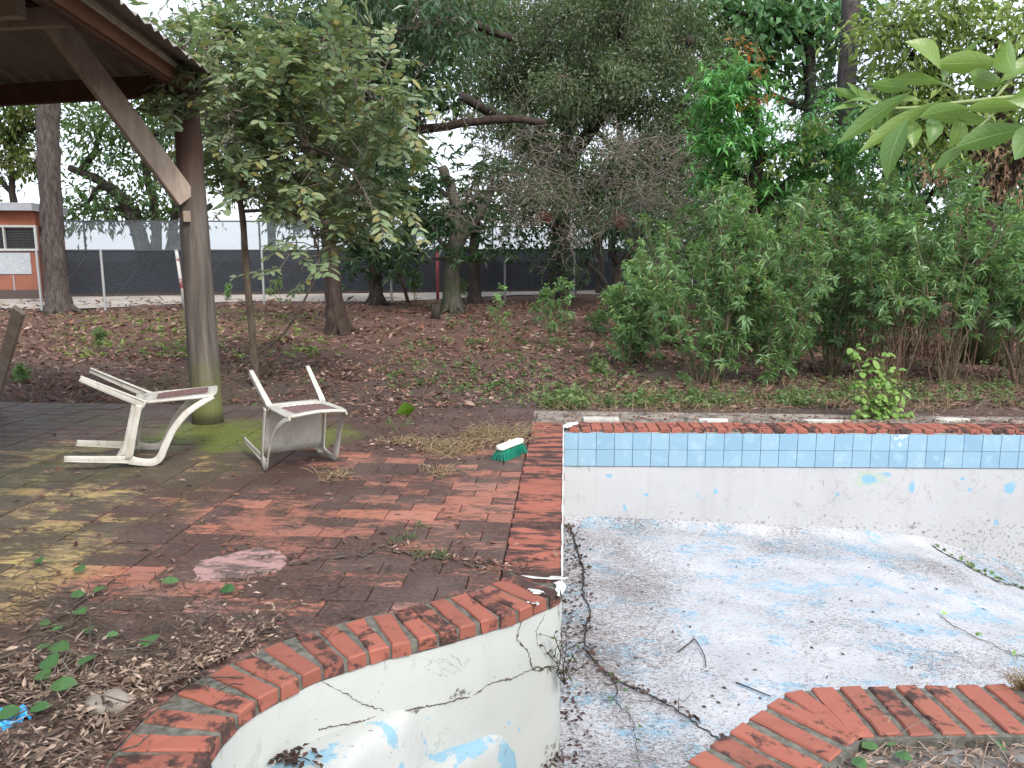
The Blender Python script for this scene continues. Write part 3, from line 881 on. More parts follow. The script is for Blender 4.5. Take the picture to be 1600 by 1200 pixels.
def post(p):
    a = Acc(); z = np.array([-.03, .02, .4, .9, 1.5, 2.1, 2.7, ZE]); r = np.array([.155, .15, .145, .141, .135, .128, .12, .115])
    a.tube(np.c_[np.full(8, p.x) + np.linspace(0, -.015, 8), np.full(8, p.y), z], r, 20, True, .012)
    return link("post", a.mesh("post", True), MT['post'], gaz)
for p in corner: post(p)
def board(name, a, b, w, h, m, up=(0, 0, 1), bev=.006):
    A = Acc(); A.bar(a, b, w, h, up); me = A.mesh(name)
    bm = bmesh.new(); bm.from_mesh(me); bmesh.ops.recalc_face_normals(bm, faces=bm.faces); bmesh.ops.bevel(bm, geom=list(bm.edges), offset=bev, segments=1, affect='EDGES'); bm.to_mesh(me); bm.free()
    return link(name, me, m, gaz)
up = Vector((0, 0, 1))
apex = Vector((cen.x, cen.y, ZE + 1.65))
for k in range(5):
    p, q_ = corner[k], corner[(k + 1) % 5]
    e = (q_ - p).normalized()
    board("beam", p + e * .06 + up * (ZB + ZE) / 2, q_ - e * .06 + up * (ZB + ZE) / 2, .07, ZE - ZB - .004, MT['wood_dark'])
    # hip rafter
    out = (p - cen).normalized()
    board("rafter", p + out * .10 + up * (ZE - .03), apex - up * .10, .07, .17, MT['wood_dark'])
    # purlins up the slope
    for f in (.25, .55, .80):
        pa = p.lerp(cen, f) + up * (ZE + 1.65 * f - .02); pb = q_.lerp(cen, f) + up * (ZE + 1.65 * f - .02)
        board("purlin", pa, pb, .05, .12, MT['wood_red'] if f < .3 else MT['wood_dark'])
    # fascia board and its pale metal flashing
    po = p + out * .06; qo = q_ + (q_ - cen).normalized() * .06
    board("fascia", po + up * (ZE - .10), qo + up * (ZE - .10), .03, .14, MT['wood_red'])
    # corrugated sheets of this face, ribs running down the slope
    po = p + out * .42; qo = q_ + (q_ - cen).normalized() * .42
    zo = ZE + .075 - 1.65 * .42 / (p - cen).length
    n_ = 2 * int((qo - po).length / .19); A = Acc(); V = []; ap2 = Vector((cen.x, cen.y, ZE + 1.65 + .075))
    for i in range(n_ + 1):
        u = i / n_; base = po.lerp(qo, u); base.z = zo
        t = min(u, 1 - u) * 2
        top = base.lerp(Vector((ap2.x, ap2.y, ap2.z)), 1) if False else None
        mid = (po + qo) / 2; mid.z = zo
        top = base + (ap2 - mid) * t
        h = .022 if i % 2 else -.012
        ragged = random.uniform(-.03, .03)
        dn = (mid - ap2).normalized()
        V += [base + dn * ragged + up * h, top + up * (h if t > .02 else 0)]
        V += [V[-2] - up * .004, V[-1] - up * .004]
    F_ = []
    for i in range(n_):
        a0, b0 = 4 * i, 4 * i + 4
        F_ += [[a0, b0, b0 + 1, a0 + 1], [a0 + 2, a0 + 3, b0 + 3, b0 + 2], [a0, a0 + 2, b0 + 2, b0]]
    A.add(np.array(V), F_); link("roof_sheet", A.mesh("roof_sheet"), MT['tin'], gaz)
# pale ridge flashing over the fascia nearest the pool
fl = plain("pale_flashing", (.42, .38, .29), .5, .4, 8, .2)
out = (corner[0] - cen).normalized(); po = corner[0] + out * .10; qo = corner[1] + (corner[1] - cen).normalized() * .10
board("flashing", po + up * (ZE - .045), qo + up * (ZE - .045), .03, .045, fl)
# diagonal brace under the hip rafter, with its little cleat
bt = Vector(gy(75, 20, 6.35)) - gaz.location; bb = Vector(gy(291, 312, 7.16)) - gaz.location
board("brace", bb, bt, .085, .20, MT['wood_grey'])
cl_ = Vector(gy(292, 338, 7.12)) - gaz.location
A = Acc(); A.box(cl_, (.05, .04, .10)); link("cleat", A.mesh("cleat"), MT['wood_grey'], gaz)
# tie beam meeting the top of the brace
ta = Vector(gy(104, 26, 6.25)) - gaz.location
board("tie_beam", ta, ta + Vector((-3.2, .25, 0)), .07, .15, MT['wood_grey'])
tb = Vector(gy(34, 12, 5.9)) - gaz.location
board("tie_beam", tb + Vector((0, 0, .06)), tb + Vector((-2.6, .3, .06)), .09, .26, MT['wood_grey'])

# leaning weathered plank at the far left
pa, pb = gz(-22, 640), gy(30, 484, 6.4)
pa = gz(-14, 640); A = Acc(); A.bar(Vector((0, 0, 0)), pb - pa, .11, .04, (0.3, -1, 0))
bm = bmesh.new(); me = A.mesh("leaning_plank"); bm.from_mesh(me); bmesh.ops.bevel(bm, geom=list(bm.edges), offset=.006, segments=1, affect='EDGES'); bm.to_mesh(me); bm.free()
lp = link("leaning_plank", me, MT['wood_grey'], None, (pa.x, pa.y, 0)); setp(lp, "grey weathered wooden plank slanting up at the left side of the patio", "plank")

# ------------------------------------------------------------------ plastic chairs, tipped forward
def plastic_mat():
    m = NT("grimy_white_plastic")
    n = m.noise(5, 6, .65, dist=.3); f = m.noise(24, 5)
    st = m.noise(1, 6, .65, m.vscale(m.pos, (22, 22, 2.5)))
    col = m.ramp(n, [(.3, (.40, .375, .31)), (.6, (.52, .51, .465))])
    col = m.mix(m.math('MULTIPLY', m.step(st, .52, .7), .55), col, (.30, .24, .16))
    col = m.mix(m.math('MULTIPLY', m.step(f, .6, .75), .3), col, (.16, .13, .09))
    return m.bsdf(col, .42, .4, f, .08, .003)
MT['plastic'] = plastic_mat()
MT['weave'] = plain("maroon_weave", (.135, .08, .078), .6, .3, 90, .4)
def sweep(A, pts, w, th, side, m=5, lip=0.0):
    """flat moulded bar: width w along 'side', thickness th; w may vary along the path"""
    P = crom(pts, m); n = len(P); w = np.interp(np.linspace(0, 1, n), np.linspace(0, 1, len(w)), w)
    t = np.gradient(P, axis=0); t /= np.linalg.norm(t, axis=1)[:, None]
    s = np.asarray(side, float); s = s - t * (t @ s)[:, None]; s /= np.linalg.norm(s, axis=1)[:, None]
    nn = np.cross(t, s)
    prof = [(-1, -.6), (-.88, -1), (.88, -1), (1, -.6), (1, .6), (.88, 1), (-.88, 1), (-1, .6)]
    V = np.stack([P + s * (w[:, None] / 2 * a) + nn * (th / 2 * b) for a, b in prof], 1)
    k = len(prof); i = np.arange(n - 1)[:, None] * k; j = np.arange(k)[None, :]; j2 = (j + 1) % k
    A.add(V.reshape(-1, 3), np.stack([i + j, i + j2, i + k + j2, i + k + j], -1).reshape(-1, 4), np.arange(k)[None, ::-1], np.arange((n - 1) * k, n * k)[None, :])
def ubar(A, pts, w, th, side):
    """a leg of L section: two flanges"""
    sweep(A, pts, w, th, side)
def chair_meshes():
    M = {}
    # seat: dished panel with rounded outline and a skirt
    A = Acc(); nu, nv = 15, 13; V = []
    for i in range(nv):
        v = i / (nv - 1); y = -.21 + .44 * v
        hw = .215 + .03 * v
        for j in range(nu):
            u = j / (nu - 1) * 2 - 1
            z = .425 - .018 * (1 - u * u) * math.sin(math.pi * v) - .035 * max(0, (v - .82) / .18) ** 2
            V.append((u * hw, y, z))
    V = np.array(V); i = np.arange(nv - 1)[:, None] * nu; j = np.arange(nu - 1)[None, :]
    q = np.stack([i + j, i + j + 1, i + nu + j + 1, i + nu + j], -1).reshape(-1, 4)
    V2 = V - np.array([0, 0, .008]); N = len(V)
    A.add(np.r_[V, V2], q, q[:, ::-1] + N)
    # skirt all round
    ring = [j for j in range(nu)] + [nu * (i + 1) - 1 for i in range(1, nv)] + [nu * (nv - 1) + j for j in range(nu - 2, -1, -1)] + [nu * i for i in range(nv - 2, 0, -1)]
    R_ = V[ring]; n = len(R_); ctr = R_.mean(0); o_ = R_ + (R_ - ctr) * np.array([.02, .02, 0])
    low = o_.copy(); low[:, 2] -= .05; inn = low - (R_ - ctr) * np.array([.02, .02, 0]); i = np.arange(n); j = (i + 1) % n
    A.add(np.r_[R_, o_ - [0, 0, .006], low, inn, R_ - [0, 0, .009]], *[np.stack([k * n + i, k * n + j, k * n + n + j, k * n + n + i], 1) for k in range(4)])
    M['seat'] = A.mesh("seat", True)
    # backrest: frame ring round the woven insert
    def bp(u, v, d=0.0):
        cur = .035 * (1 - (u / .25) ** 2) * min(1, v * 1.4)
        return np.array([u, -.205 - .15 * v - cur - d * .96, .43 + .53 * v - d * .26])
    A = Acc(); n = 64; th = np.linspace(0, 2 * np.pi, n, endpoint=False)
    def sq(t, a, b, e): c, s = math.cos(t), math.sin(t); return a * abs(c) ** e * (1 if c > 0 else -1), b * abs(s) ** e * (1 if s > 0 else -1)
    outer, inner = [], []
    for t in th:
        x, y = sq(t, 1, 1, .32); hw = .225 + .012 * math.sin(t); outer.append((x * hw, .5 + y * .5))
        x, y = sq(t, .168, .345, .22); inner.append((x, .545 + y))
    L = []
    for dd in (0, .014):
        L += [[bp(u, v, dd) for u, v in outer], [bp(u, v, dd) for u, v in inner]]
    V = np.concatenate([np.array(l) for l in L]); i = np.arange(n); j = (i + 1) % n
    f = lambda a, b: np.stack([a * n + i, a * n + j, b * n + j, b * n + i], 1)
    A.add(V, f(0, 1), f(3, 2), f(2, 0), f(1, 3))
    # rolled rim, thicker at the top
    rim = [bp(u * 1.0, v, .007) for u, v in outer]; rim.append(rim[0])
    A.tube(np.array(rim), .013, 6, False)
    M['backrest'] = A.mesh("backrest", True)
    A = Acc()
    for k in range(15):
        u = -.163 + .326 * k / 14; pts = np.array([bp(u, .205 + .68 * s, .004 + .003 * (-1) ** (k + int(s * 16))) for s in np.linspace(0, 1, 17)]); A.tube(pts, .0062, 4)
    for k in range(21):
        v = .21 + .67 * k / 20; pts = np.array([bp(u, v, .004 + .003 * (-1) ** (k + int(i_))) for i_, u in enumerate(np.linspace(-.168, .168, 15))]); A.tube(pts, .0062, 4)
    M['woven_panel'] = A.mesh("woven_panel")
    for s in (-1, 1):
        A = Acc()
        sweep(A, [(s * .222, -.205, .47), (s * .226, -.225, .40), (s * .238, -.275, .20), (s * .25, -.33, 0)], [.075, .06, .05, .042], .010, (0, 1, 0))
        sweep(A, [(s * .214, -.232, .455), (s * .218, -.25, .40), (s * .228, -.298, .20), (s * .238, -.348, 0)], [.05, .045, .04, .034], .010, (1, 0, 0))
        M['rear%d' % s] = A.mesh("leg", True)
        A = Acc()
        sweep(A, [(s * .255, .235, .47), (s * .257, .238, .40), (s * .268, .262, .20), (s * .278, .285, 0)], [.07, .06, .05, .042], .010, (0, 1, 0))
        sweep(A, [(s * .240, .258, .44), (s * .246, .262, .38), (s * .256, .284, .20), (s * .266, .306, 0)], [.05, .05, .04, .034], .010, (1, 0, 0))
        M['front%d' % s] = A.mesh("leg", True)
        A = Acc()
        sweep(A, [(s * .256, .235, .44), (s * .268, .235, .52), (s * .275, .222, .605), (s * .278, .175, .65), (s * .278, .08, .67), (s * .272, -.06, .705), (s * .255, -.2, .775), (s * .236, -.31, .88), (s * .215, -.36, .945)],
              [.07, .058, .06, .06, .055, .05, .05, .045, .04], .013, (.25 * s, .75, .55))
        sweep(A, [(s * .245, -.205, .43), (s * .25, -.06, .432), (s * .256, .235, .43)], [.05, .04, .06], .012, (0, 0, 1))
        M['arm%d' % s] = A.mesh("armrest", True)
    for me in M.values():
        me.materials.append(MT['plastic'])
    M['woven_panel'].materials.clear(); M['woven_panel'].materials.append(MT['weave'])
    return M
CM = chair_meshes()
def fallen_chair(label, near_arm, far_arm, tip=105.0, sc=1.0):
    """near_arm / far_arm: ground points under the two arm corners the chair rests on"""
    w = (far_arm - near_arm); w.z = 0; w.normalize()
    f = Vector((w.y, -w.x, 0))          # chair's forward (right-hand: x=w, y=f)
    if f.x < 0: w = -w; f = -f
    base = Matrix(((w.x, f.x, 0), (w.y, f.y, 0), (0, 0, 1)))
    if base.determinant() < 0: base = Matrix(((-w.x, f.x, 0), (-w.y, f.y, 0), (0, 0, 1)))
    T = base @ Matrix.Rotation(rad(-tip), 3, 'X')
    mid = (near_arm + far_arm) / 2
    c = T @ Vector((0, .20, .645)) * sc
    root = thing("plastic_chair", label, "chair", (0, 0, 0), group="white plastic armchairs tipped over on the patio")
    root.rotation_euler = T.to_euler(); root.scale = (sc,) * 3
    zmin = min((T @ (v.co * sc)).z for k in CM for v in CM[k].vertices)
    root.location = (mid.x - c.x, mid.y - c.y, -zmin + .001)
    for k in ('seat', 'backrest', 'arm-1', 'arm1', 'rear-1', 'rear1', 'front-1', 'front1'):
        link({'arm-1': 'armrest', 'arm1': 'armrest', 'rear-1': 'leg', 'rear1': 'leg', 'front-1': 'leg', 'front1': 'leg'}.get(k, k), CM[k], None, root)
    bk = [c for c in root.children if c.name.startswith('backrest')][0]
    link('woven_panel', CM['woven_panel'], None, bk)
    return root
fallen_chair("white plastic armchair tipped on its arms seen from the side, left of the round post", gz(249, 727), gz(256, 703), 104, 1.0)
fallen_chair("white plastic armchair tipped forward facing the pool, right of the round post", gz(414, 738), gz(527, 721), 106, .97)

# ------------------------------------------------------------------ scrubbing brush head on the deck
br0 = gz(797, 713)
brush = thing("scrubbing_brush", "white deck brush head with green bristles lying on the patio bricks by the pool", "brush", (br0.x, br0.y, 0), (0, 0, rad(62)))
A = Acc(); L = .34; prof = []
th = np.linspace(0, 2 * np.pi, 28, endpoint=False)
rows = []
for z, k in ((.088, 1.0), (.092, 1.02), (.112, 1.02), (.120, .96), (.122, .85)):
    rows.append(np.stack([(L / 2 - .035) * np.sign(np.cos(th)) * np.minimum(1, np.abs(np.cos(th)) * 1.6) + .035 * k * np.cos(th), .036 * k * np.clip(np.sin(th) * 1.25, -1, 1), np.full(28, z)], 1))
V = np.concatenate(rows); i = np.arange(28); j = (i + 1) % 28
A.add(V, *[np.stack([k * 28 + i, k * 28 + j, k * 28 + 28 + j, k * 28 + 28 + i], 1) for k in range(4)], np.arange(28)[None, ::-1], np.arange(112, 140)[None, :])
blk = link("block", A.mesh("block", True), plain("cream_plastic", (.72, .70, .60), .45, .4, 9, .12), brush)
A = Acc()
A.tube([(.0, 0, .118), (.004, .01, .135)], [.014, .013], 12); link("handle_socket", A.mesh("handle_socket"), plain("socket_plastic", (.6, .58, .5), .5), brush)
A = Acc()
for a_ in np.linspace(-L / 2 + .02, L / 2 - .02, 17):
    for b_ in np.linspace(-.026, .026, 5):
        for _ in range(5):
            dx, dy = random.gauss(a_ * .18, .007), random.gauss(b_ * 1.35, .007)
            p = np.array([a_, b_, .090]); e = np.array([a_ + dx, b_ + dy, .001 + abs(random.gauss(0, .004))])
            m_ = (p + e) / 2 + np.array([dx * .1, dy * .1, .003])
            A.tube([p, m_, e], [.0026, .0024, .0018], 3)
bmat = leaf_mat("green_bristle", [(.0, .13, .085), (.0, .20, .125), (.01, .27, .17)], .1, .4, .4, .2)
setp(link("bristles", A.mesh("bristles"), bmat, brush), kind="stuff")

# ------------------------------------------------------------------ fences
MT['galv'] = plain("galvanised_pipe", (.42, .43, .43), .5, .5, 30, .15, .1, .5)
MT['darkpipe'] = plain("dark_pipe", (.03, .033, .04), .6, .4, 30, .2)
MT['wire'] = plain("fence_wire", (.20, .21, .22), .6, .4, 30, .1, 0, .3)
def fl_(px): return 489 - px * .030 if px < 420 else 476.4 - (px - 420) * .017       # foot line of the chain-link fence in the survey
cl_posts = [-260, -90, 66, 165, 291, 413, 612, 789, 896, 1080, 1250]
pts = [gp(px, fl_(px)) for px in cl_posts]
chain = thing("chain_link_fence", "silver chain-link wire fence on pale posts along the near side of the gravel road", "fence", (pts[3].x, pts[3].y, pts[3].z))
o3 = chain.location
FH = 1.62
for k, p in enumerate(pts):
    if cl_posts[k] in (291,): continue
    A = Acc(); A.tube([p - o3 + Vector((0, 0, -.05)), p - o3 + Vector((0, 0, FH + .03))], .034, 8); link("fence_post", A.mesh("fence_post"), MT['galv'], chain)
A = Acc(); A.tube(np.array([list(p - o3 + Vector((0, 0, FH))) for p in pts]), .02, 6); link("top_rail", A.mesh("top_rail"), MT['darkpipe'], chain)
A = Acc()
for p, q_ in zip(pts[:-1], pts[1:]):
    e = q_ - p; Lg = e.length; n_ = int(Lg / .064)
    for i in range(n_):
        for sgn in (1, -1):
            s0 = i / n_ * Lg; s1 = s0 + sgn * FH * .8
            z0_, z1_ = 0.03, FH
            if s1 > Lg: z1_ = z0_ + (FH - .03) * (Lg - s0) / (s1 - s0); s1 = Lg
            if s1 < 0: z1_ = z0_ + (FH - .03) * (s0) / (s0 - s1); s1 = 0
            a_ = p + e * (s0 / Lg) - o3 + Vector((0, .004 * sgn, z0_)); b_ = p + e * (s1 / Lg) - o3 + Vector((0, .004 * sgn, z1_))
            A.tube([a_, b_], .0018, 3, False)
    # wires that start on the end posts
    for i in range(int(FH / (.064 / .8))):
        for sgn in (1, -1):
            z0_ = .03 + i * .064 / .8; run = (FH - z0_) * .8
            if run > Lg: continue
            sA = 0 if sgn > 0 else Lg
            a_ = p + e * (sA / Lg) - o3 + Vector((0, .004 * sgn, z0_)); b_ = p + e * ((sA + sgn * run) / Lg) - o3 + Vector((0, .004 * sgn, FH))
            A.tube([a_, b_], .0018, 3, False)
setp(link("wire_mesh", A.mesh("wire_mesh"), MT['wire'], chain), kind="stuff")

# striped corner pole leaning at the fence, red pole further right
def striped():
    m = NT("red_white_pole"); z = m.sep(m.pos)[2]
    s = m.step(m.math('SINE', m.math('MULTIPLY', m.math('ADD', z, m.math('MULTIPLY', m.noise(3), .3)), 7.5)), .05, .2)
    s = m.math('MULTIPLY', m.math('MULTIPLY', s, m.step(z, 1.75, 1.55)), m.step(m.noise(5, 4), .42, .55)); c = m.mix(s, (.46, .45, .43), (.22, .06, .06)); return m.bsdf(c, .6, .3)
p = gp(289, 484)
A = Acc(); A.tube([(0, 0, -.03), (-.13, 0, 1.62)], .045, 10)
pole = thing("striped_pole", "thin pale pole with faded red bands leaning beside the wooden gazebo post", "pole", p)
link("shaft", A.mesh("shaft", True), striped(), pole)
A = Acc(); A.tube([(-.13, 0, 1.621), (-.132, 0, 1.66)], .05, 10); link("cap", A.mesh("cap"), MT['galv'], pole)
p = gp(684, 470)
pole = thing("red_pole", "dark red metal pole standing left of the pale mossy tree trunk", "pole", p)
A = Acc(); A.tube([(0, 0, -.05), (0.01, 0, 1.62)], .05, 10); redm = plain("dark_red_paint", (.28, .022, .03), .5, .4, 8, .3)
link("shaft", A.mesh("shaft", True), redm, pole)
A = Acc(); A.tube([(.01, 0, 1.621), (.012, 0, 1.65)], .056, 10); link("cap", A.mesh("cap"), redm, pole)
# leaning grey stick
p = gp(640, 478)
A = Acc(); A.tube([(0, 0, -.03), (-.18, .05, .6), (-.42, .1, 1.15)], [.06, .05, .04], 7, True, .05)
o = link("leaning_stake", A.mesh("leaning_stake", True), MT['wood_dark'], None, p); setp(o, "dark wooden stake leaning left at the fence between two trees", "stake")
# dark stump-like block under the trees
p = gp(681, 497)
A = Acc(); A.tube([(0, 0, -.04), (0, 0, .15), (.01, 0, .33)], [.12, .11, .10], 10, True, .04)
st = thing("tree_stump", "small dark cut stump with green tuft, in the leaves before the red pole", "stump", p)
link("stump", A.mesh("stump", True), bark_mat("stump_bark", (.02, .016, .013), (.05, .042, .035)), st)

# shade cloth fence behind the road
def cloth_mat(name, c, alpha, rough=.9):
    m = NT(name)
    n = m.noise(1, 4, .5, m.vscale(m.pos, (1.4, 1.4, 3))); f = m.noise(1, 3, .5, m.vscale(m.pos, (.5, .5, 14)))
    lo = tuple(x * .75 for x in c); hi = tuple(x * 1.3 for x in c)
    col = m.ramp(m.math('ADD', m.math('MULTIPLY', n, .6), m.math('MULTIPLY', f, .4)), [(.35, lo), (.65, hi)])
    p = m.node("BsdfPrincipled", {"Base Color": col, "Roughness": rough}); t = m.node("BsdfTransparent")
    tl = m.node("BsdfTranslucent", {0: col}); mx0 = m.node("MixShader", {0: .35, 1: p.outputs[0], 2: tl.outputs[0]})
    mx = m.node("MixShader", {0: alpha, 1: t.outputs[0], 2: mx0.outputs[0]}); m.nt.links.new(mx.outputs[0], m.out.inputs[0]); return m.mat
def fb_(px): return 466 - px * .012
sp_px = list(range(-400, 1500, 90))
spts = [gp(px, fb_(px)) for px in sp_px]
shade = thing("shade_cloth_fence", "tall fence with dark blue shade cloth and paler mesh above, beyond the road", "fence", (spts[5].x, spts[5].y, spts[5].z))
o4 = shade.location
H1 = [gy(px, 391.5 , p.y).z - p.z for px, p in zip(sp_px, spts)]; H2 = [gy(px, 346 if px < 500 else 346 + (px - 500) * .03, p.y).z - p.z for px, p in zip(sp_px, spts)]
def drape(name, za, zb, mat, off):
    V = []; nx = 5; nz = 6
    for (p, q_, a0, a1, b0, b1) in zip(spts[:-1], spts[1:], za[:-1], za[1:], zb[:-1], zb[1:]):
        for i in range(nx):
            u = i / nx; c = p.lerp(q_, u); lo = a0 + (a1 - a0) * u; hi = b0 + (b1 - b0) * u
            for j in range(nz + 1):
                w = j / nz; V.append((c.x - o4.x, c.y - o4.y + off + .05 * math.sin(u * math.pi) * math.sin(w * 3.1) + random.gauss(0, .012), c.z - o4.z + lo + (hi - lo) * w))
    n = len(V) // (nz + 1); i = np.arange(n - 1)[:, None] * (nz + 1); j = np.arange(nz)[None, :]
    link(name, np_mesh(name, V, [np.stack([i + j, i + nz + 1 + j, i + nz + 2 + j, i + j + 1], -1).reshape(-1, 4)], True), mat, shade)
drape("shade_cloth", [.10] * len(H1), H1, cloth_mat("dark_blue_shade_cloth", (.008, .012, .020), .985), -.05)
drape("shade_mesh", [h + .03 for h in H1], H2, cloth_mat("pale_grey_mesh", (.17, .20, .215), .5), -.05)
for p, h in zip(spts, H2):
    A = Acc(); A.tube([p - o4 + Vector((0, .02, -.1)), p - o4 + Vector((0, .02, h + .05))], .035, 6); link("fence_post", A.mesh("fence_post"), MT['darkpipe'], shade)
for H in (H1, H2):
    A = Acc(); A.tube(np.array([list(p - o4 + Vector((0, 0, h + .01))) for p, h in zip(spts, H)]), .03, 6); link("rail", A.mesh("rail"), MT['darkpipe'], shade)
A = Acc()
for p, q_ in zip(spts[:-1], spts[1:]): A.bar(p - o4 + Vector((0, 0, .04)), q_ - o4 + Vector((0, 0, .04)), .12, .16)
link("plinth", A.mesh("plinth"), plain("dark_plinth", (.045, .03, .025), .9, .2, 3, .4), shade)

# ------------------------------------------------------------------ small orange building at the left
YB = 24.5
b0 = gy(66, 466, YB); gzb = zg(YB)
bld = thing("orange_building", "low orange rendered building with louvred window and pale roof edge at far left", "building", (b0.x, YB, gzb), (0, 0, rad(12)))
def bz(py, px=30): return gy(px, py, YB).z - gzb
def bx(px, py=400): return gy(px, py, YB).x - b0.x
ornm = plain("orange_render", (.24, .085, .05), .85, .2, 2.5, .18, .3); whm = plain("pale_trim", (.30, .315, .33), .7, .3, 6, .1)
zt = bz(330); zt2 = bz(318); wx0, wx1, wz0, wz1 = bx(-60), bx(61), bz(392), bz(352)
A = Acc(); Wd = 9.0
for (xa, xb, za, zb2) in [(-Wd, wx0, -.05, zt), (wx1, 0, -.05, zt), (wx0, wx1, -.05, wz0), (wx0, wx1, wz1, zt)]:
    A.box(((xa + xb) / 2, .1, (za + zb2) / 2), (xb - xa, .2, zb2 - za))
A.box((-.1, 1.2, zt / 2 - .02), (.2, 1.96, zt + .04)); A.box((-Wd + .1, 1.2, zt / 2), (.2, 1.96, zt)); A.box((-Wd / 2, 2.1, zt / 2), (Wd - .4, .16, zt))
link("wall", A.mesh("wall"), ornm, bld)
A = Acc(); A.box((-Wd / 2 + .0, 1.0, (zt + zt2) / 2 + .003), (Wd + .2, 2.7, zt2 - zt)); link("roof", A.mesh("roof"), whm, bld)
A = Acc(); A.box((-Wd / 2, -.01, .14), (Wd, .03, .36)); link("plinth", A.mesh("plinth"), plain("dark_base", (.06, .04, .035), .9), bld)
wf = Acc(); fw = .07
for (xa, xb, za, zb2) in [(wx0, wx1, wz0, wz0 + fw), (wx0, wx1, wz1 - fw, wz1), (wx0, wx0 + fw, wz0 + fw, wz1 - fw), (wx1 - fw, wx1, wz0 + fw, wz1 - fw), ((bx(16) - .02), (bx(16) + .02), wz0 + fw, wz1 - fw)]:
    wf.box(((xa + xb) / 2, .0, (za + zb2) / 2), (xb - xa, .12, zb2 - za))
win = link("window", wf.mesh("window"), plain("window_white", (.38, .38, .36), .6), bld)
nsl = 8
for k in range(nsl):
    z = wz0 + fw + (wz1 - wz0 - 2 * fw) * (k + .5) / nsl
    A = Acc(); A.box((0, 0, 0), (wx1 - wx0 - 2 * fw, .012, (wz1 - wz0 - 2 * fw) / nsl * .95), Matrix.Rotation(rad(30), 3, 'X'))
    link("louvre", A.mesh("louvre"), plain("louvre_glass", (.05, .055, .06), .25, .5) if k == 0 else bpy.data.materials["louvre_glass"], win, ((wx0 + wx1) / 2, .06, z))
A = Acc(); A.box((bx(16), .17, (wz0 + wz1) / 2), (wx1 - wx0, .02, wz1 - wz0)); link("interior", A.mesh("interior"), plain("dark_interior", (.01, .01, .012), .9), bld)
A = Acc(); A.box(((bx(-20) + bx(49)) / 2, -.02, (bz(428) + bz(395)) / 2), (bx(49) - bx(-20), .03, bz(395) - bz(428))); link("white_panel", A.mesh("white_panel"), plain("white_board", (.36, .385, .41), .7), bld)
A = Acc(); A.tube([(bx(23), -.03, 0.3), (bx(23), -.03, bz(430))], .02, 6); link("pipe", A.mesh("pipe"), whm, bld)

# ------------------------------------------------------------------ foliage
def unit(a): return a / (np.linalg.norm(a, axis=-1, keepdims=True) + 1e-9)
def leaf_acc(A, P, D, N, L, W, fold=.22, droop=.25):
    """folded, drooping blades: 6 corners, 4 triangles each"""
    n = len(P)
    if n == 0: return
    D = unit(D); S = unit(np.cross(D, N)); U = np.cross(S, D)
    L = np.broadcast_to(L, (n,))[:, None]; W = np.broadcast_to(W, (n,))[:, None]
    mid = P + D * L * .5 + U * L * .05; tip = P + D * L; tip = tip - np.array([0, 0, 1.0]) * L * droop
    mid = mid - np.array([0, 0, 1.0]) * L * droop * .22
    l = mid + S * W / 2 + U * W * fold; r = mid - S * W / 2 + U * W * fold
    V = np.stack([P, l, mid, r, tip], 1).reshape(-1, 3)
    i = np.arange(n)[:, None] * 5
    A.add(V, np.concatenate([i + [0, 2, 1], i + [1, 2, 4], i + [0, 3, 2], i + [2, 3, 4]]))
def leaf_lite(A, P, D, N, L, W, fold=.25, droop=.25):
    n = len(P)
    if n == 0: return
    D = unit(D); S = unit(np.cross(D, N)); U = np.cross(S, D)
    L = np.broadcast_to(L, (n,))[:, None]; W = np.broadcast_to(W, (n,))[:, None]
    mid = P + D * L * .48 - np.array([0, 0, 1.0]) * L * droop * .2
    tip = P + D * L - np.array([0, 0, 1.0]) * L * droop
    l = mid + S * W / 2 + U * W * fold; r = mid - S * W / 2 + U * W * fold
    V = np.stack([P, l, tip, r], 1).reshape(-1, 3); i = np.arange(n)[:, None] * 4
    A.add(V, np.concatenate([i + [0, 2, 1], i + [0, 3, 2]]))
def rball(n, p=.45):
    v = unit(rng.normal(0, 1, (n, 3))); return v * (rng.random((n, 1)) ** p)
def ell(px, py, Y, rx, ry, ryd=None):
    """an ellipsoid of crown given by where it stands in the survey, in metres"""
    c = gy(px, py, Y); k = (Y / F) * 1.03
    return np.array(c), np.array([rx * k, (ryd if ryd else rx * k * .8), ry * k])
def leaf_oval(A, P, D, N, L, W, fold=.15, droop=.15):
    n = len(P)
    D = unit(D); S = unit(np.cross(D, N)); U = np.cross(S, D)
    L = np.broadcast_to(L, (n,))[:, None]; W = np.broadcast_to(W, (n,))[:, None]; dn = np.array([0, 0, -1.0])
    def at(t, s): return P + D * L * t + S * W * .5 * s + U * W * fold * abs(s) + dn * L * droop * t * t
    V = np.stack([at(0, 0), at(.28, .82), at(.62, .95), at(1, 0), at(.62, -.95), at(.28, -.82), at(.9, .5), at(.9, -.5)], 1).reshape(-1, 3)
    i = np.arange(n)[:, None] * 8
    A.add(V, np.concatenate([i + [0, 2, 1], i + [0, 4, 2], i + [0, 5, 4], i + [2, 4, 7], i + [2, 7, 6], i + [6, 7, 3]]))
def crown_clumps(E_, dens, sig):
    cs = []
    for c, r in E_:
        n = max(3, int(dens * (r[0] * r[2]) / (sig * sig) * 1.0))
        cs.append(c + rball(n) * r)
    return np.concatenate(cs)
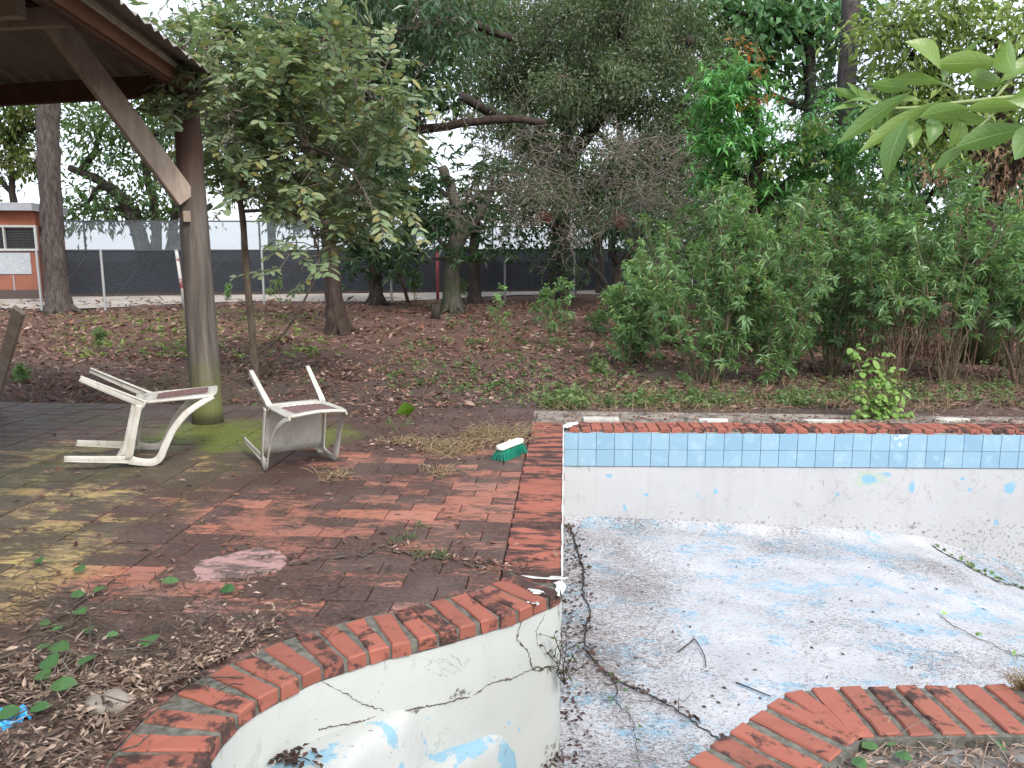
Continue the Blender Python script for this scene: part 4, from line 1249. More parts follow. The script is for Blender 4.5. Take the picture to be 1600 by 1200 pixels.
def clump_leaves(C, per, sig, L, W, up=.3, out=.8, droop=.3, rnd=.7, flat=.7, jl=.3):
    n = len(C) * per
    o = rng.normal(0, 1, (n, 3)) * np.array([1, 1, flat]) * sig
    P = np.repeat(C, per, 0) + o
    D = unit(unit(o) * out + rng.normal(0, rnd, (n, 3)) + np.array([0, 0, -droop]))
    N = unit(np.array([0, 0, 1.0]) * up + rng.normal(0, .6, (n, 3)))
    return P, D, N, L * (1 + rng.normal(0, jl, n)).clip(.5, 1.7), W * (1 + rng.normal(0, jl * .8, n)).clip(.5, 1.7)
def wander(a, b, n=7, w=.08, sag=0.0):
    a = np.asarray(a, float); b = np.asarray(b, float); t = np.linspace(0, 1, n)[:, None]
    P = a + (b - a) * t; Lg = np.linalg.norm(b - a)
    k = rng.normal(0, 1, (3, 3)); 
    off = sum(k[i][None, :] * np.sin((i + 1) * np.pi * t) / (i + 1) for i in range(3)) * w * Lg
    off[:, 2] += (np.sin(np.pi * t[:, 0])) * sag * Lg
    return P + off
def pxpath(pp, Y, dY=0): return np.array([list(gy(px, py, Y + dY * i / max(1, len(pp) - 1))) for i, (px, py) in enumerate(pp)])
BK = {
 'brown': bark_mat("red_brown_bark", (.022, .015, .012), (.05, .035, .028), (.085, .064, .052), 9, (.0, 1.0, (.045, .06, .02))),
 'dark': bark_mat("dark_bark", (.018, .014, .012), (.045, .036, .03), (.085, .07, .06), 8),
 'pale': bark_mat("mossy_pale_bark", (.045, .042, .033), (.09, .085, .066), (.14, .132, .108), 5, (.1, 2.2, (.035, .05, .014))),
 'grey': bark_mat("grey_scaly_bark", (.035, .028, .025), (.085, .07, .064), (.15, .128, .118), 14),
 'pine': bark_mat("pine_bark", (.035, .028, .027), (.085, .07, .068), (.13, .11, .105), 12),
 'twig': plain("pale_twig", (.135, .118, .095), .85, .2, 20, .4),
 'stem': plain("tan_stem", (.15, .12, .075), .8, .2, 20, .4),
}
def LM(name, cols, **k): return leaf_mat(name, cols, **k)
G = {
 'dark': LM("dark_mango_leaf", [(0.024, 0.063, 0.032), (0.042, 0.093, 0.045), (0.068, 0.132, 0.060), (0.042, 0.083, 0.048)], spec=.55, rough=.36, transl=.28),
 'olive': LM("olive_fine_leaf", [(0.060, 0.087, 0.048), (0.094, 0.133, 0.068), (0.129, 0.151, 0.076), (0.113, 0.174, 0.099), (0.151, 0.139, 0.076)], spec=.5, rough=.42, transl=.35),
 'guava': LM("pale_guava_leaf", [(0.190, 0.263, 0.140), (0.252, 0.319, 0.190), (0.151, 0.230, 0.112), (0.269, 0.308, 0.162), (0.207, 0.280, 0.157), (0.302, 0.263, 0.101), (0.196, 0.269, 0.157), (0.168, 0.241, 0.134)], spec=.35, transl=.35, rough=.5, clump=.5),
 'mango': LM("bright_mango_leaf", [(0.082, 0.254, 0.073), (0.127, 0.350, 0.097), (0.105, 0.298, 0.111), (0.208, 0.447, 0.111)], spec=.55, transl=.38, rough=.36),
 'orange': LM("orange_young_leaf", [(.34, .10, .035), (.42, .16, .06), (.28, .12, .05)], transl=.3),
 'broad': LM("broad_green_leaf", [(0.079, 0.192, 0.082), (0.113, 0.245, 0.099), (0.139, 0.277, 0.113)], transl=.38, spec=.5),
 'yellow': LM("yellow_green_leaf", [(0.156, 0.235, 0.056), (0.227, 0.305, 0.078), (0.283, 0.354, 0.107), (0.121, 0.198, 0.064)], transl=.38, spec=.5, rough=.4),
 'needle': LM("pine_needle", [(.02, .035, .022), (.03, .05, .03), (.045, .06, .03)], transl=.1),
 'shrub': LM("shrub_leaf", [(0.162, 0.286, 0.123), (0.207, 0.353, 0.157), (0.246, 0.398, 0.168), (0.185, 0.319, 0.168), (0.134, 0.252, 0.101), (0.224, 0.336, 0.101)], transl=.42, spec=.5, rough=.42, clump=.5),
 'tip': LM("young_shrub_leaf", [(.20, .38, .10), (.27, .44, .13), (.22, .40, .15)], transl=.4),
 'far': LM("distant_leaf", [(0.035, 0.078, 0.035), (0.057, 0.111, 0.045), (0.081, 0.146, 0.054), (0.101, 0.135, 0.047)], transl=.38),
 'fary': LM("distant_yellow_leaf", [(.05, .09, .02), (.09, .12, .03), (.13, .13, .05), (.05, .10, .03)], transl=.35),
 'plant': LM("bright_plant_leaf", [(.15, .27, .06), (.20, .33, .09), (.24, .36, .11), (.17, .29, .09)], transl=.35, clump=.4),
 'vine': LM("vine_leaf", [(.05, .12, .045), (.08, .16, .06), (.10, .19, .08)], transl=.25, clump=.5),
 'deadv': LM("dry_pink_leaf", [(.26, .15, .10), (.33, .20, .14), (.20, .11, .075), (.38, .26, .19)], transl=.25),
 'litter': LM("fallen_leaf", [(0.064, 0.036, 0.032), (0.114, 0.061, 0.046), (0.179, 0.086, 0.061), (0.143, 0.086, 0.072), (0.229, 0.151, 0.114), (0.086, 0.048, 0.043), (0.358, 0.257, 0.208), (0.151, 0.064, 0.043)], transl=.05, rough=.75, clump=.5, spec=.2),
 'dry': LM("dry_leaf", [(.12, .08, .062), (.21, .15, .115), (.30, .225, .175), (.42, .33, .27), (.08, .055, .045), (.17, .115, .09)], transl=.08, rough=.8, clump=.5, spec=.2),
 'weed': LM("weed_leaf", [(0.084, 0.152, 0.053), (0.126, 0.210, 0.084), (0.168, 0.247, 0.100), (0.200, 0.210, 0.100)], transl=.35, clump=.5),
 'straw': LM("dry_grass", [(.26, .19, .11), (.34, .26, .15), (.20, .15, .09), (.40, .32, .21)], transl=.2, clump=.4),
 'deadleaf': LM("dark_dead_leaf", [(.035, .022, .02), (.06, .035, .03), (.09, .05, .04)], transl=.05),
}
def tree(name, label, base, paths, r0, r1, Es, leaf, L, W, bark, cover=2.0, sig=.32, per=26, droop=.3, cat="tree", group=None, Y=None, dens=None, limb=.5, limbr=.05, up=.4, out=.8, twigs=0, extra=(), zb=-.12, seg=8, lite=True, whorled=0):
    b = gp(*base); Yb = Y or b.y
    t = thing(name, label, cat, (b.x, Yb, zg(Yb)), group=group); o = np.array(t.location)
    # trunk with flared foot, and limbs into the crown
    A = Acc(); tops = []
    for k, pp in enumerate(paths):
        dY = 0
        if isinstance(pp[0], (int, float)): dY, pp = pp[0], pp[1]
        P = crom(pxpath(pp, Yb, dY), 6); n = len(P)
        ra = r0 if k == 0 else r0 * .62
        rr = np.linspace(ra, r1 if k == 0 else r1 * .8, n)
        if k == 0:
            z = P[:, 2] - P[0, 2]; rr = rr * (1 + .55 * np.exp(-z / .28))
            P[0, 2] = zg(Yb) + zb
        P[1:-1] += rng.normal(0, ra * .06, P[1:-1].shape)
        A.tube(P - o, rr, seg + 4, True, .05); tops.append(P)
        if k == 0:                                  # root buttresses
            for a_ in rng.random(5) * 6.28:
                e = np.array([math.cos(a_), math.sin(a_), 0]); 
                A.tube([P[0] - o + e * ra * .6 + [0, 0, .32 - zb], P[0] - o + e * ra * 1.35 + [0, 0, .10 - zb], P[0] - o + e * ra * 2.3 + [0, 0, -.03 - zb]], [ra * .35, ra * .3, ra * .12], 6)
    EE = [ell(e[0], e[1], Yb + (e[4] if len(e) > 4 else 0), e[2], e[3]) for e in Es]
    allp = np.concatenate([p[len(p) // 3:] for p in tops])
    C = crown_clumps(EE, dens or .62, sig) if EE else np.zeros((0, 3))
    nl = int(len(C) * limb); 
    if nl:
        sel = C[rng.choice(len(C), nl, False)]
        # main limbs go to crown centres, lesser ones branch off them
        mains = []
        for c, r in EE:
            d = np.linalg.norm(allp - c, axis=1) + np.abs(allp[:, 2] - c[2] + 1.0) * .6
            a_ = allp[d.argmin()]; w = wander(a_, c, 9, .09, .05); mains.append(w)
            A.tube(w - o, np.linspace(limbr * 2.0, limbr * .8, 9), 6, False)
        MP = np.concatenate(mains + [allp])
        for c in sel:
            d = np.linalg.norm(MP - c, axis=1); a_ = MP[d.argmin()]
            w = wander(a_, c, 6, .10, .06); A.tube(w - o, np.linspace(limbr * .55, .008, 6), 4, False)
    link("trunk", A.mesh("trunk", True), BK[bark], t)
    if len(C):
        apx = sum(math.pi * e[2] * e[3] for e in Es)
        lpx = .42 * L * W * (F / Yb) ** 2
        n = cover * apx / lpx; per = max(6, int(n / len(C)))
        A = Acc(); args = clump_leaves(C - o, per, sig, L, W, up, out, droop)
        if whorled:
            nt = max(1, per // whorled); T_ = np.repeat(C - o, nt, 0) + rng.normal(0, 1, (len(C) * nt, 3)) * [sig, sig, sig * .75]
            P = np.repeat(T_, whorled, 0); m_ = len(P); th = rng.random(m_) * 6.28
            D = np.stack([np.cos(th), np.sin(th), rng.normal(.25, .45, m_)], 1); N = np.array([0, 0, 1.0]) + rng.normal(0, .3, (m_, 3))
            (leaf_lite if lite else leaf_acc)(A, P + rng.normal(0, .02, P.shape), D, N, L * rng.uniform(.65, 1.2, m_), W * rng.uniform(.75, 1.2, m_), .2, droop * rng.uniform(.5, 1.2, (m_, 1)))
        else: (leaf_lite if lite else leaf_acc)(A, *args)
        cr = link("crown", A.mesh("crown"), G[leaf], t)
    if twigs:
        A = Acc(); TC = C[rng.choice(len(C), min(len(C), 60), False)]
        for c in TC: twig_spray(A, c - o, twigs)
        link("twigs", A.mesh("twigs"), BK['twig'], t)
    return t
def twig_spray(A, c, n, ln=.8, rad_=.009):
    d0 = unit(rng.normal(0, 1, 3) * [1, 1, .5])
    w0 = wander(c, c + d0 * ln * 1.3, 7, .14); A.tube(w0, np.linspace(rad_ * 1.7, rad_, 7), 4, False)
    for _ in range(n):
        a_ = w0[rng.integers(1, 7)]; d = unit(d0 * .6 + rng.normal(0, .75, 3) * [1, 1, .8] + [0, 0, -.15])
        w = wander(a_, a_ + d * ln * rng.uniform(.4, 1.0), 5, .16); A.tube(w, np.linspace(rad_, rad_ * .45, 5), 3, False)
        for _ in range(2):
            b_ = w[rng.integers(1, 5)]; d2 = unit(d * .5 + rng.normal(0, .8, 3)); w2 = wander(b_, b_ + d2 * ln * rng.uniform(.2, .5), 4, .16); A.tube(w2, np.linspace(rad_ * .6, rad_ * .3, 4), 3, False)

# --- far trees beyond the fences
tree("shade_tree", "spreading dark green tree with several leaning trunks behind the fence, right of tall grey trunk", (238, 452), [[(238, 452), (226, 400), (212, 350), (190, 310), (150, 280), (108, 262)], [(238, 452), (244, 380), (240, 320), (228, 270), (220, 200)], [(248, 452), (268, 385), (275, 320), (300, 250)], [(254, 452), (290, 360), (330, 320)]], .42, .14,
     [(150, 215, 80, 55), (225, 245, 75, 50), (120, 262, 55, 42), (260, 200, 80, 55), (215, 320, 50, 22), (160, 322, 42, 22), (300, 262, 50, 50), (190, 170, 100, 40), (130, 320, 28, 22), (290, 320, 40, 30)], 'far', .30, .13, 'dark', 1.15, .6, Y=33, limbr=.09, dens=.7)
tree("shade_tree", "yellowish green tree top above the orange building at the far left edge", (20, 452), [[(20, 452), (24, 380), (20, 300), (16, 230)]], .25, .1,
     [(15, 200, 60, 55), (55, 255, 35, 45), (-20, 270, 40, 40), (70, 185, 45, 40), (35, 170, 50, 30)], 'fary', .28, .13, 'dark', 1.6, .55, Y=36, limbr=.07)
tree("shade_tree", "olive leafy tree standing beyond the fence behind the round gazebo post", (430, 452), [[(430, 452), (425, 380), (420, 300), (410, 230)]], .22, .1,
     [(360, 200, 80, 60), (430, 250, 70, 55), (365, 290, 48, 32), (470, 300, 45, 45), (330, 150, 70, 45), (470, 180, 70, 60), (390, 130, 70, 40)], 'fary', .26, .11, 'dark', 1.25, .5, Y=33, limbr=.07)
tree("shade_tree", "dark distant tree behind the fence, showing between the near trunks in the middle", (640, 452), [[(640, 452), (640, 380), (630, 280), (620, 150)]], .3, .12,
     [(560, 70, 120, 90), (650, 30, 110, 70), (640, 140, 70, 45), (480, 120, 100, 70), (560, 180, 60, 50), (600, 320, 60, 50), (700, 345, 70, 30), (720, 60, 70, 60), (780, 320, 60, 50), (500, 330, 50, 40), (740, 160, 50, 40)], 'far', .30, .12, 'dark', 1.9, .6, Y=34, limbr=.08)
tree("shade_tree", "dark distant tree behind the fence, right of the dark ivy covered trunk", (985, 452), [[(985, 452), (985, 380), (975, 280), (965, 150)]], .3, .12,
     [(860, 200, 80, 70), (950, 100, 110, 90), (1060, 160, 100, 90), (1040, 300, 90, 60), (930, 320, 60, 40), (1120, 380, 80, 50), (820, 60, 80, 60), (1010, 30, 120, 60), (860, 300, 60, 50), (1000, 390, 70, 40), (1180, 330, 80, 70), (1100, 280, 70, 60)], 'far', .30, .12, 'dark', 1.9, .6, Y=34, limbr=.08)
tree("broadleaf_tree", "tall broad leaved green tree behind the bright mango tree", (1262, 470), [[(1262, 470), (1262, 300), (1266, 170), (1262, 60), (1255, -60)]], .24, .14,
     [(1180, 45, 75, 65), (1245, 80, 80, 65), (1300, 30, 45, 50), (1195, 120, 65, 42), (1250, 0, 100, 50), (1130, 10, 60, 40)], 'broad', .28, .17, 'dark', 2.6, .5, Y=24, limbr=.06)
tree("pine_tree", "tall straight pine trunk rising out of frame beside the hanging mango branches", (1316, 470), [[(1316, 470), (1319, 250), (1323, 120), (1329, 0), (1335, -160)]], .245, .2,
     [(1285, 160, 42, 22), (1360, 125, 42, 28), (1300, 195, 30, 26), (1375, 30, 40, 24), (1345, 185, 30, 30), (1400, 60, 50, 20)], 'needle', .34, .022, 'pine', 1.7, .45, Y=20, droop=.5, limbr=.03, rnd=.5) if False else \
tree("pine_tree", "tall straight pine trunk rising out of frame beside the hanging mango branches", (1316, 470), [[(1316, 470), (1319, 250), (1323, 120), (1329, 0), (1335, -160)]], .245, .2,
     [(1285, 160, 42, 22), (1360, 125, 42, 28), (1300, 195, 30, 26), (1375, 30, 40, 24), (1345, 185, 30, 30), (1400, 60, 50, 20)], 'needle', .34, .022, 'pine', 1.5, .45, Y=20, droop=.5, limbr=.03)
# palm fronds showing behind the pine
def palm(name, label, base, Y, ctr, nfr, Lf, mat, tr):
    b = gy(base[0], base[1], Y); t = thing(name, label, "palm", (b.x, Y, zg(Y))); o = np.array(t.location); c = np.array(gy(ctr[0], ctr[1], Y)) - o
    A = Acc(); A.tube([(0, 0, -.1), c * .5 + [.1, 0, 0], c], [tr * 1.3, tr, tr * .9], 10, True, .05); link("trunk", A.mesh("trunk", True), BK['grey'], t)
    for k in range(nfr):
        az = k * 2.4; el = rng.uniform(.1, 1.0); d = np.array([math.cos(az) * math.cos(el), math.sin(az) * math.cos(el), math.sin(el)])
        s = np.linspace(0, 1, 14)[:, None]; P = c + d * Lf * s + np.array([0, 0, -1]) * Lf * .62 * s ** 2
        A = Acc(); A.tube(P, np.linspace(.022, .006, 14), 4, False)
        tt = np.gradient(P, axis=0); sd = unit(np.cross(tt, [0, 0, 1.0])); m_ = 5
        PP = np.repeat(P, m_, 0) + np.repeat(tt, m_, 0) * np.tile(np.arange(m_) / m_, 14)[:, None]
        for sg in (-1, 1):
            D = np.repeat(sd, m_, 0) * sg + np.repeat(unit(tt), m_, 0) * .7 + rng.normal(0, .08, PP.shape)
            leaf_lite(A, PP, D, np.tile([0, 0, 1.0], (len(PP), 1)), .45 * (1 - np.repeat(s[:, 0], m_) ** 3 * .7), .035, .1, .35)
        link("frond", A.mesh("frond"), G[mat], t)
palm("palm_tree", "dark feathery palm behind the pine trunk, fronds against pale sky", (1400, 470), 26, (1392, 190), 16, 2.6, 'needle', .14)

tree("background_tree", "mid green leafy tree above the shrubs between pine trunk and yellow green tree", (1430, 486), [[(1430, 486), (1428, 420), (1425, 330), (1420, 250)]], .16, .07,
     [(1400, 270, 55, 45), (1470, 300, 60, 50), (1360, 330, 50, 50), (1440, 380, 80, 50), (1350, 220, 35, 40), (1500, 250, 45, 45), (1420, 200, 40, 40)], 'broad', .22, .10, 'dark', 2.0, .4, Y=18, limbr=.04)
tree("background_tree", "mid green leafy tree at the right edge behind the vine hung trunk", (1610, 486), [[(1610, 486), (1612, 420), (1608, 330), (1600, 250)]], .16, .07,
     [(1590, 330, 50, 70), (1640, 300, 60, 80), (1585, 410, 60, 50), (1640, 200, 60, 60)], 'broad', .22, .10, 'dark', 2.0, .4, Y=17, limbr=.04)
tree("background_tree", "dark leafy tree low behind the shrubs under the bright mango tree", (1250, 482), [[(1250, 482), (1248, 430), (1245, 370)]], .14, .07,
     [(1230, 340, 80, 50), (1310, 310, 50, 50), (1150, 380, 80, 50), (1290, 390, 70, 50)], 'far', .24, .10, 'dark', 2.0, .45, Y=18, limbr=.04)

# --- middle trees in the leaf litter
tree("grey_trunk_tree", "tall tree with thick grey scaly trunk at the left, in front of the orange building", (92, 489), [[(92, 489), (86, 420), (80, 330), (76, 220), (74, 100), (70, -120), (66, -380)]], .285, .235,
     [(60, -420, 200, 140), (180, -350, 140, 90), (-60, -330, 140, 90)], 'far', .26, .10, 'grey', 1.2, .6, limbr=.08)
t = tree("gnarled_tree", "brown trunked tree with mossy foot at centre left, gnarled bare limbs reaching right", (528, 521), [[(528, 521), (523, 470), (516, 400), (510, 345), (500, 290), (490, 200)],
     (1.5, [(512, 360), (545, 300), (590, 255), (625, 212), (700, 196), (790, 186), (850, 192)]), (.5, [(506, 300), (560, 200), (592, 130), (615, 70), (655, 0), (690, -60)]), (-.5, [(500, 280), (470, 180), (505, 60), (520, -20)]), (1.0, [(600, 110), (640, 45), (720, 35), (800, 60)])], .20, .09,
     [(480, 70, 110, 70), (590, 40, 100, 70), (400, 20, 110, 60), (560, 140, 80, 55), (660, 110, 60, 45), (640, 10, 90, 45), (450, 170, 60, 50), (700, 60, 60, 50), (590, 210, 45, 40)], 'dark', .17, .055, 'brown', 1.7, .34, limbr=.045, twigs=5)
tree("mango_tree", "dark trunked mango tree second from the brown gnarled tree, glossy drooping leaves", (588, 477), [[(588, 477), (587, 440), (584, 390), (590, 330), (600, 270)]], .20, .12,
     [(590, 320, 55, 50), (555, 385, 45, 38), (620, 265, 60, 55), (550, 320, 45, 45), (600, 390, 35, 30), (660, 300, 40, 40)], 'dark', .26, .06, 'dark', 1.8, .36, droop=.55, whorled=9, limbr=.04)
tree("mango_tree", "forked mango tree with pale mossy trunk standing right of the red pole", (708, 487), [[(708, 487), (706, 440), (709, 395), (716, 350), (706, 300), (690, 260)], [(711, 395), (728, 365), (752, 330), (770, 290)]], .235, .12,
     [(700, 335, 50, 36), (650, 340, 50, 45), (665, 285, 55, 42), (735, 300, 50, 35), (690, 385, 34, 24), (752, 365, 36, 34), (640, 395, 35, 28), (770, 260, 40, 40)], 'dark', .27, .065, 'pale', 1.5, .36, droop=.55, whorled=9, limbr=.04)
tree("mango_tree", "short dark trunk close behind the pale mossy forked tree", (742, 474), [[(742, 474), (741, 430), (740, 390), (745, 340)]], .19, .13,
     [(752, 372, 34, 30), (735, 345, 40, 30)], 'dark', .26, .065, 'dark', 1.6, .34, droop=.55, whorled=9, limbr=.03)
t = tree("acacia_tree", "largest central tree with fine grey green leaves, bare twigs and dark ivy covered trunk", (873, 467), [[(873, 467), (872, 420), (876, 370), (882, 300), (885, 220), (892, 100), (900, -60)], (-3.5, [(880, 330), (840, 240), (790, 190), (720, 150)]), (-4, [(884, 260), (940, 180), (1010, 110), (1080, 60)]), (-3, [(882, 310), (960, 290), (1040, 280)])], .34, .15,
     [(850, 70, 110, 75, -1), (970, 60, 120, 85, -3), (1070, 70, 70, 80, -3), (900, 170, 100, 65, -3), (1000, 190, 100, 70, -4), (810, 130, 75, 50, -1), (1065, 250, 55, 60, -4), (940, 280, 85, 50, -4), (850, 265, 60, 50, -2), (770, 20, 90, 40, 0), (1010, 350, 55, 35, -4), (700, 15, 70, 30, 0), (1080, 160, 50, 60, -4), (900, 0, 150, 40, -2), (960, 330, 90, 40, -4), (840, 310, 60, 40, -3), (780, 220, 60, 40, -2)], 'olive', .115, .046, 'dark', 1.75, .34, limbr=.05, twigs=6, droop=.15)
# bare lower twigs of the same tree, and the ivy round its trunk
o = np.array(t.location); A = Acc()
for _ in range(95):
    px, py = rng.uniform(740, 1085), 0
    py = rng.uniform(215, 385) - abs(px - 930) * .12
    twig_spray(A, np.array(gy(px, py, rng.uniform(15.5, 19.5))) - o, 7, .75, .008)
link("bare_twigs", A.mesh("bare_twigs"), BK['twig'], t)
A = Acc(); C = crown_clumps([ell(838, 375, 23.4, 48, 52), ell(870, 340, 23.4, 34, 36), ell(815, 340, 23.6, 34, 32), ell(880, 405, 23.6, 22, 45)], .8, .3)
leaf_lite(A, *clump_leaves(C - o, 42, .3, .16, .085, .3, .8, .5)); link("ivy", A.mesh("ivy"), G['dark'], t)
for px, py in ((850, 340), (968, 342)):
    A = Acc(); c = np.array(gy(px, py, 17.5))
    leaf_lite(A, *clump_leaves(c[None] + rng.normal(0, .07, (10, 3)) - o, 14, .06, .08, .03)); setp(link("red_seed_cluster", A.mesh("red_seed_cluster"), bpy.data.materials.get("seed_red") or LM("seed_red", [(.13, .035, .04), (.20, .05, .05)]), t), kind="stuff")
tree("crooked_tree", "small tree with S-curved dark stem right of the ivy covered trunk", (947, 463), [[(947, 463), (945, 444), (932, 425), (918, 410), (930, 385), (924, 350), (930, 310)]], .11, .06,
     [(920, 350, 34, 26), (945, 330, 36, 28), (905, 375, 22, 18)], 'dark', .22, .055, 'dark', 1.1, .3, droop=.7, limbr=.025)
tree("crooked_tree", "straight thin brown trunk behind the S-curved stem", (937, 459), [[(938, 459), (938, 420), (936, 370), (934, 300)]], .14, .1,
     [(940, 300, 40, 30)], 'dark', .22, .055, 'brown', 1.1, .3, droop=.7, limbr=.025)
tree("crooked_tree", "forked black stemmed tree at the left end of the shrubs", (962, 489), [[(962, 489), (963, 450), (966, 415), (956, 395), (960, 365), (970, 320)], [(966, 420), (985, 395), (1000, 370), (1015, 330)]], .15, .06,
     [(975, 360, 42, 26), (1005, 345, 40, 28), (960, 335, 34, 26)], 'dark', .20, .055, 'dark', 1.0, .3, droop=.7, limbr=.025)
t = tree("mango_tree", "bright green mango tree with orange young leaves, above the shrubs on the right", (1180, 505), [[(1180, 505), (1178, 400), (1180, 300), (1185, 200), (1170, 120)]], .17, .07,
     [(1160, 110, 45, 42), (1135, 160, 48, 50), (1165, 190, 62, 50), (1215, 195, 55, 42), (1250, 225, 50, 42), (1190, 250, 66, 45), (1150, 280, 60, 50), (1240, 275, 58, 45), (1285, 250, 32, 35), (1120, 230, 40, 45)], 'mango', .23, .046, 'brown', 2.6, .26, Y=13.5, droop=.55, limbr=.03, lite=False, whorled=11, dens=.8)
o = np.array(t.location); A = Acc()
C = np.array([list(gy(px + rng.normal(0, 5), py + rng.normal(0, 5), 13.0)) for px, py in [(1143, 62), (1165, 82), (1178, 78), (1186, 95), (1188, 108), (1175, 92), (1196, 145), (1183, 158), (1178, 160), (1205, 152), (1160, 72)]])
leaf_acc(A, *clump_leaves(C - o, 10, .07, .11, .028, .4, .9, .5)); link("young_leaves", A.mesh("young_leaves"), G['orange'], t)
A = Acc(); C = np.array([list(gy(px + rng.normal(0, 8), py + rng.normal(0, 8), 13.0)) for px, py in [(1260, 190), (1275, 215), (1255, 232), (1285, 200), (1225, 235), (1215, 260), (1295, 250)] for _ in range(3)])
leaf_acc(A, *clump_leaves(C - o, 9, .1, .14, .055, .4, .9, .4)); link("yellow_leaves", A.mesh("yellow_leaves"), G['yellow'], t)
t = tree("vine_hung_tree", "yellow green tree at the upper right with dead pinkish vines hanging from its trunk", (1542, 500), [[(1542, 500), (1536, 430), (1530, 360), (1545, 300), (1562, 230), (1570, 120)], (-1, [(1545, 310), (1600, 240), (1650, 190)]), (.5, [(1550, 270), (1490, 180), (1460, 100)])], .26, .12,
     [(1480, 130, 55, 45), (1445, 70, 50, 42), (1535, 60, 80, 50), (1585, 130, 50, 60), (1500, 15, 85, 40), (1560, 215, 50, 40), (1430, 175, 32, 34), (1470, 210, 45, 34), (1600, 20, 60, 50), (1400, 40, 25, 20)], 'yellow', .13, .055, 'brown', 2.3, .28, Y=12.2, droop=.3, limbr=.03)
o = np.array(t.location); A = Acc(); T_ = Acc()
for px, py, rx, ry in [(1455, 268, 45, 22), (1535, 285, 40, 30), (1580, 300, 25, 40), (1500, 340, 12, 30), (1552, 390, 10, 50), (1560, 250, 30, 25), (1590, 250, 15, 20)]:
    C = crown_clumps([ell(px, py, 11.7, rx, ry)], 1.1, .12); leaf_lite(A, *clump_leaves(C - o, 12, .1, .085, .035, .2, .5, 1.0))
    for c in C[::2]: w = wander(c - o + [0, 0, .1], c - o + [rng.normal(0, .1), 0, -.5], 5, .1); T_.tube(w, .006, 3, False)
link("dead_vine", A.mesh("dead_vine"), G['deadv'], t); setp(link("vine_stems", T_.mesh("vine_stems"), BK['twig'], t), kind="stuff")

# --- guava-like tree close behind the patio: sprays of paired leaves
def sprays(A, T_, P, D, n, L, W, ln):
    for p, d in zip(P, D):
        d = unit(d); s = np.linspace(0, 1, n)[:, None]; k = rng.uniform(.7, 1.15)
        w = p + d * ln * k * s + np.array([0, 0, -1]) * ln * .12 * s ** 2
        T_.tube(w[::2] if n > 4 else w, np.linspace(.006, .003, len(w[::2])), 3, False)
        t = unit(np.gradient(w, axis=0)); sd = unit(np.cross(t, [0, 0, 1.0])); up = np.cross(sd, t)
        for sg in (-1, 1):
            Dl = sd * sg * .8 + t * .55 + up * rng.normal(0, .2, (n, 1)) + rng.normal(0, .12, (n, 3))
            leaf_oval(A, w + rng.normal(0, .006, w.shape), Dl, up + rng.normal(0, .35, (n, 3)), L * rng.uniform(.75, 1.15, n), W * rng.uniform(.8, 1.15, n), .14, .12)
bgu = gp(400, 603)
gu = thing("slender_tree", "slender tree with thin crooked stem and large pale paired leaves, right of the round post", "tree", (bgu.x, bgu.y, zg(bgu.y)))
o = np.array(gu.location); A = Acc(); Yg = bgu.y
main = crom(pxpath([(401, 606), (397, 560), (392, 500), (385, 430), (380, 350), (374, 300), (380, 270)], Yg), 5)
A.tube(main - o, np.linspace(.055, .033, len(main)), 8, True, .06)
lb = [crom(pxpath(pp, Yg, dY), 5) for dY, pp in [(.3, [(376, 300), (400, 250), (420, 180), (440, 110), (480, 60)]), (-.6, [(378, 290), (355, 220), (335, 150), (300, 90), (270, 60)]), (-.5, [(400, 250), (470, 230), (530, 250), (570, 300)]), (.2, [(420, 180), (500, 140), (570, 140), (630, 165)]), (.8, [(425, 165), (470, 100), (520, 50), (560, 40)]), (0, [(380, 330), (440, 330), (480, 350), (500, 400)]), (-.9, [(350, 205), (310, 190), (270, 170), (250, 150)])]]
for l in lb: A.tube(l - o, np.linspace(.026, .010, len(l)), 6, False)
# the low branch and its leaning dry stick
l = pxpath([(404, 552), (440, 525), (470, 480), (500, 420)], Yg); A.tube(crom(l, 4) - o, np.linspace(.022, .012, 13), 5, False)
link("trunk", A.mesh("trunk", True), bark_mat("slender_bark", (.06, .045, .035), (.15, .115, .085), (.22, .18, .14), 12), gu)
A = Acc(); T_ = Acc(); LB = np.concatenate(lb + [main[-8:]])
for px, py, rx, ry, n in [(290, 70, 55, 40, 26), (345, 60, 60, 35, 26), (420, 80, 75, 55, 44), (505, 85, 80, 40, 38), (560, 70, 40, 25, 14), (595, 160, 55, 32, 26), (330, 140, 60, 45, 34), (420, 180, 90, 60, 60), (530, 205, 75, 50, 44), (460, 280, 75, 50, 44), (560, 290, 45, 40, 22), (505, 365, 45, 35, 24), (300, 185, 45, 45, 22), (345, 240, 45, 45, 22), (600, 330, 32, 25, 9), (390, 250, 50, 40, 24), (470, 130, 60, 40, 30), (265, 150, 20, 35, 9), (270, 100, 25, 30, 8), (620, 200, 25, 25, 8), (480, 410, 25, 20, 6)]:
    n = int(n * 1.25); c, r = ell(px, py, Yg + rng.uniform(-.4, .4), rx * 1.12, ry * 1.12, 1.0)
    P = c + rball(n, .5) * r; near = np.array([LB[np.linalg.norm(LB - p, axis=1).argmin()] for p in P])
    D = unit(P - near) * .8 + rng.normal(0, .5, P.shape) * [1, 1, .5] + np.array([0, 0, -.05])
    sprays(A, T_, P - o, D, 7, .135, .06, .44)
    for p, q_ in zip(P, near):
        if rng.random() < .6: T_.tube(wander(q_, p, 5, .1) - o, np.linspace(.009, .005, 5), 4, False)
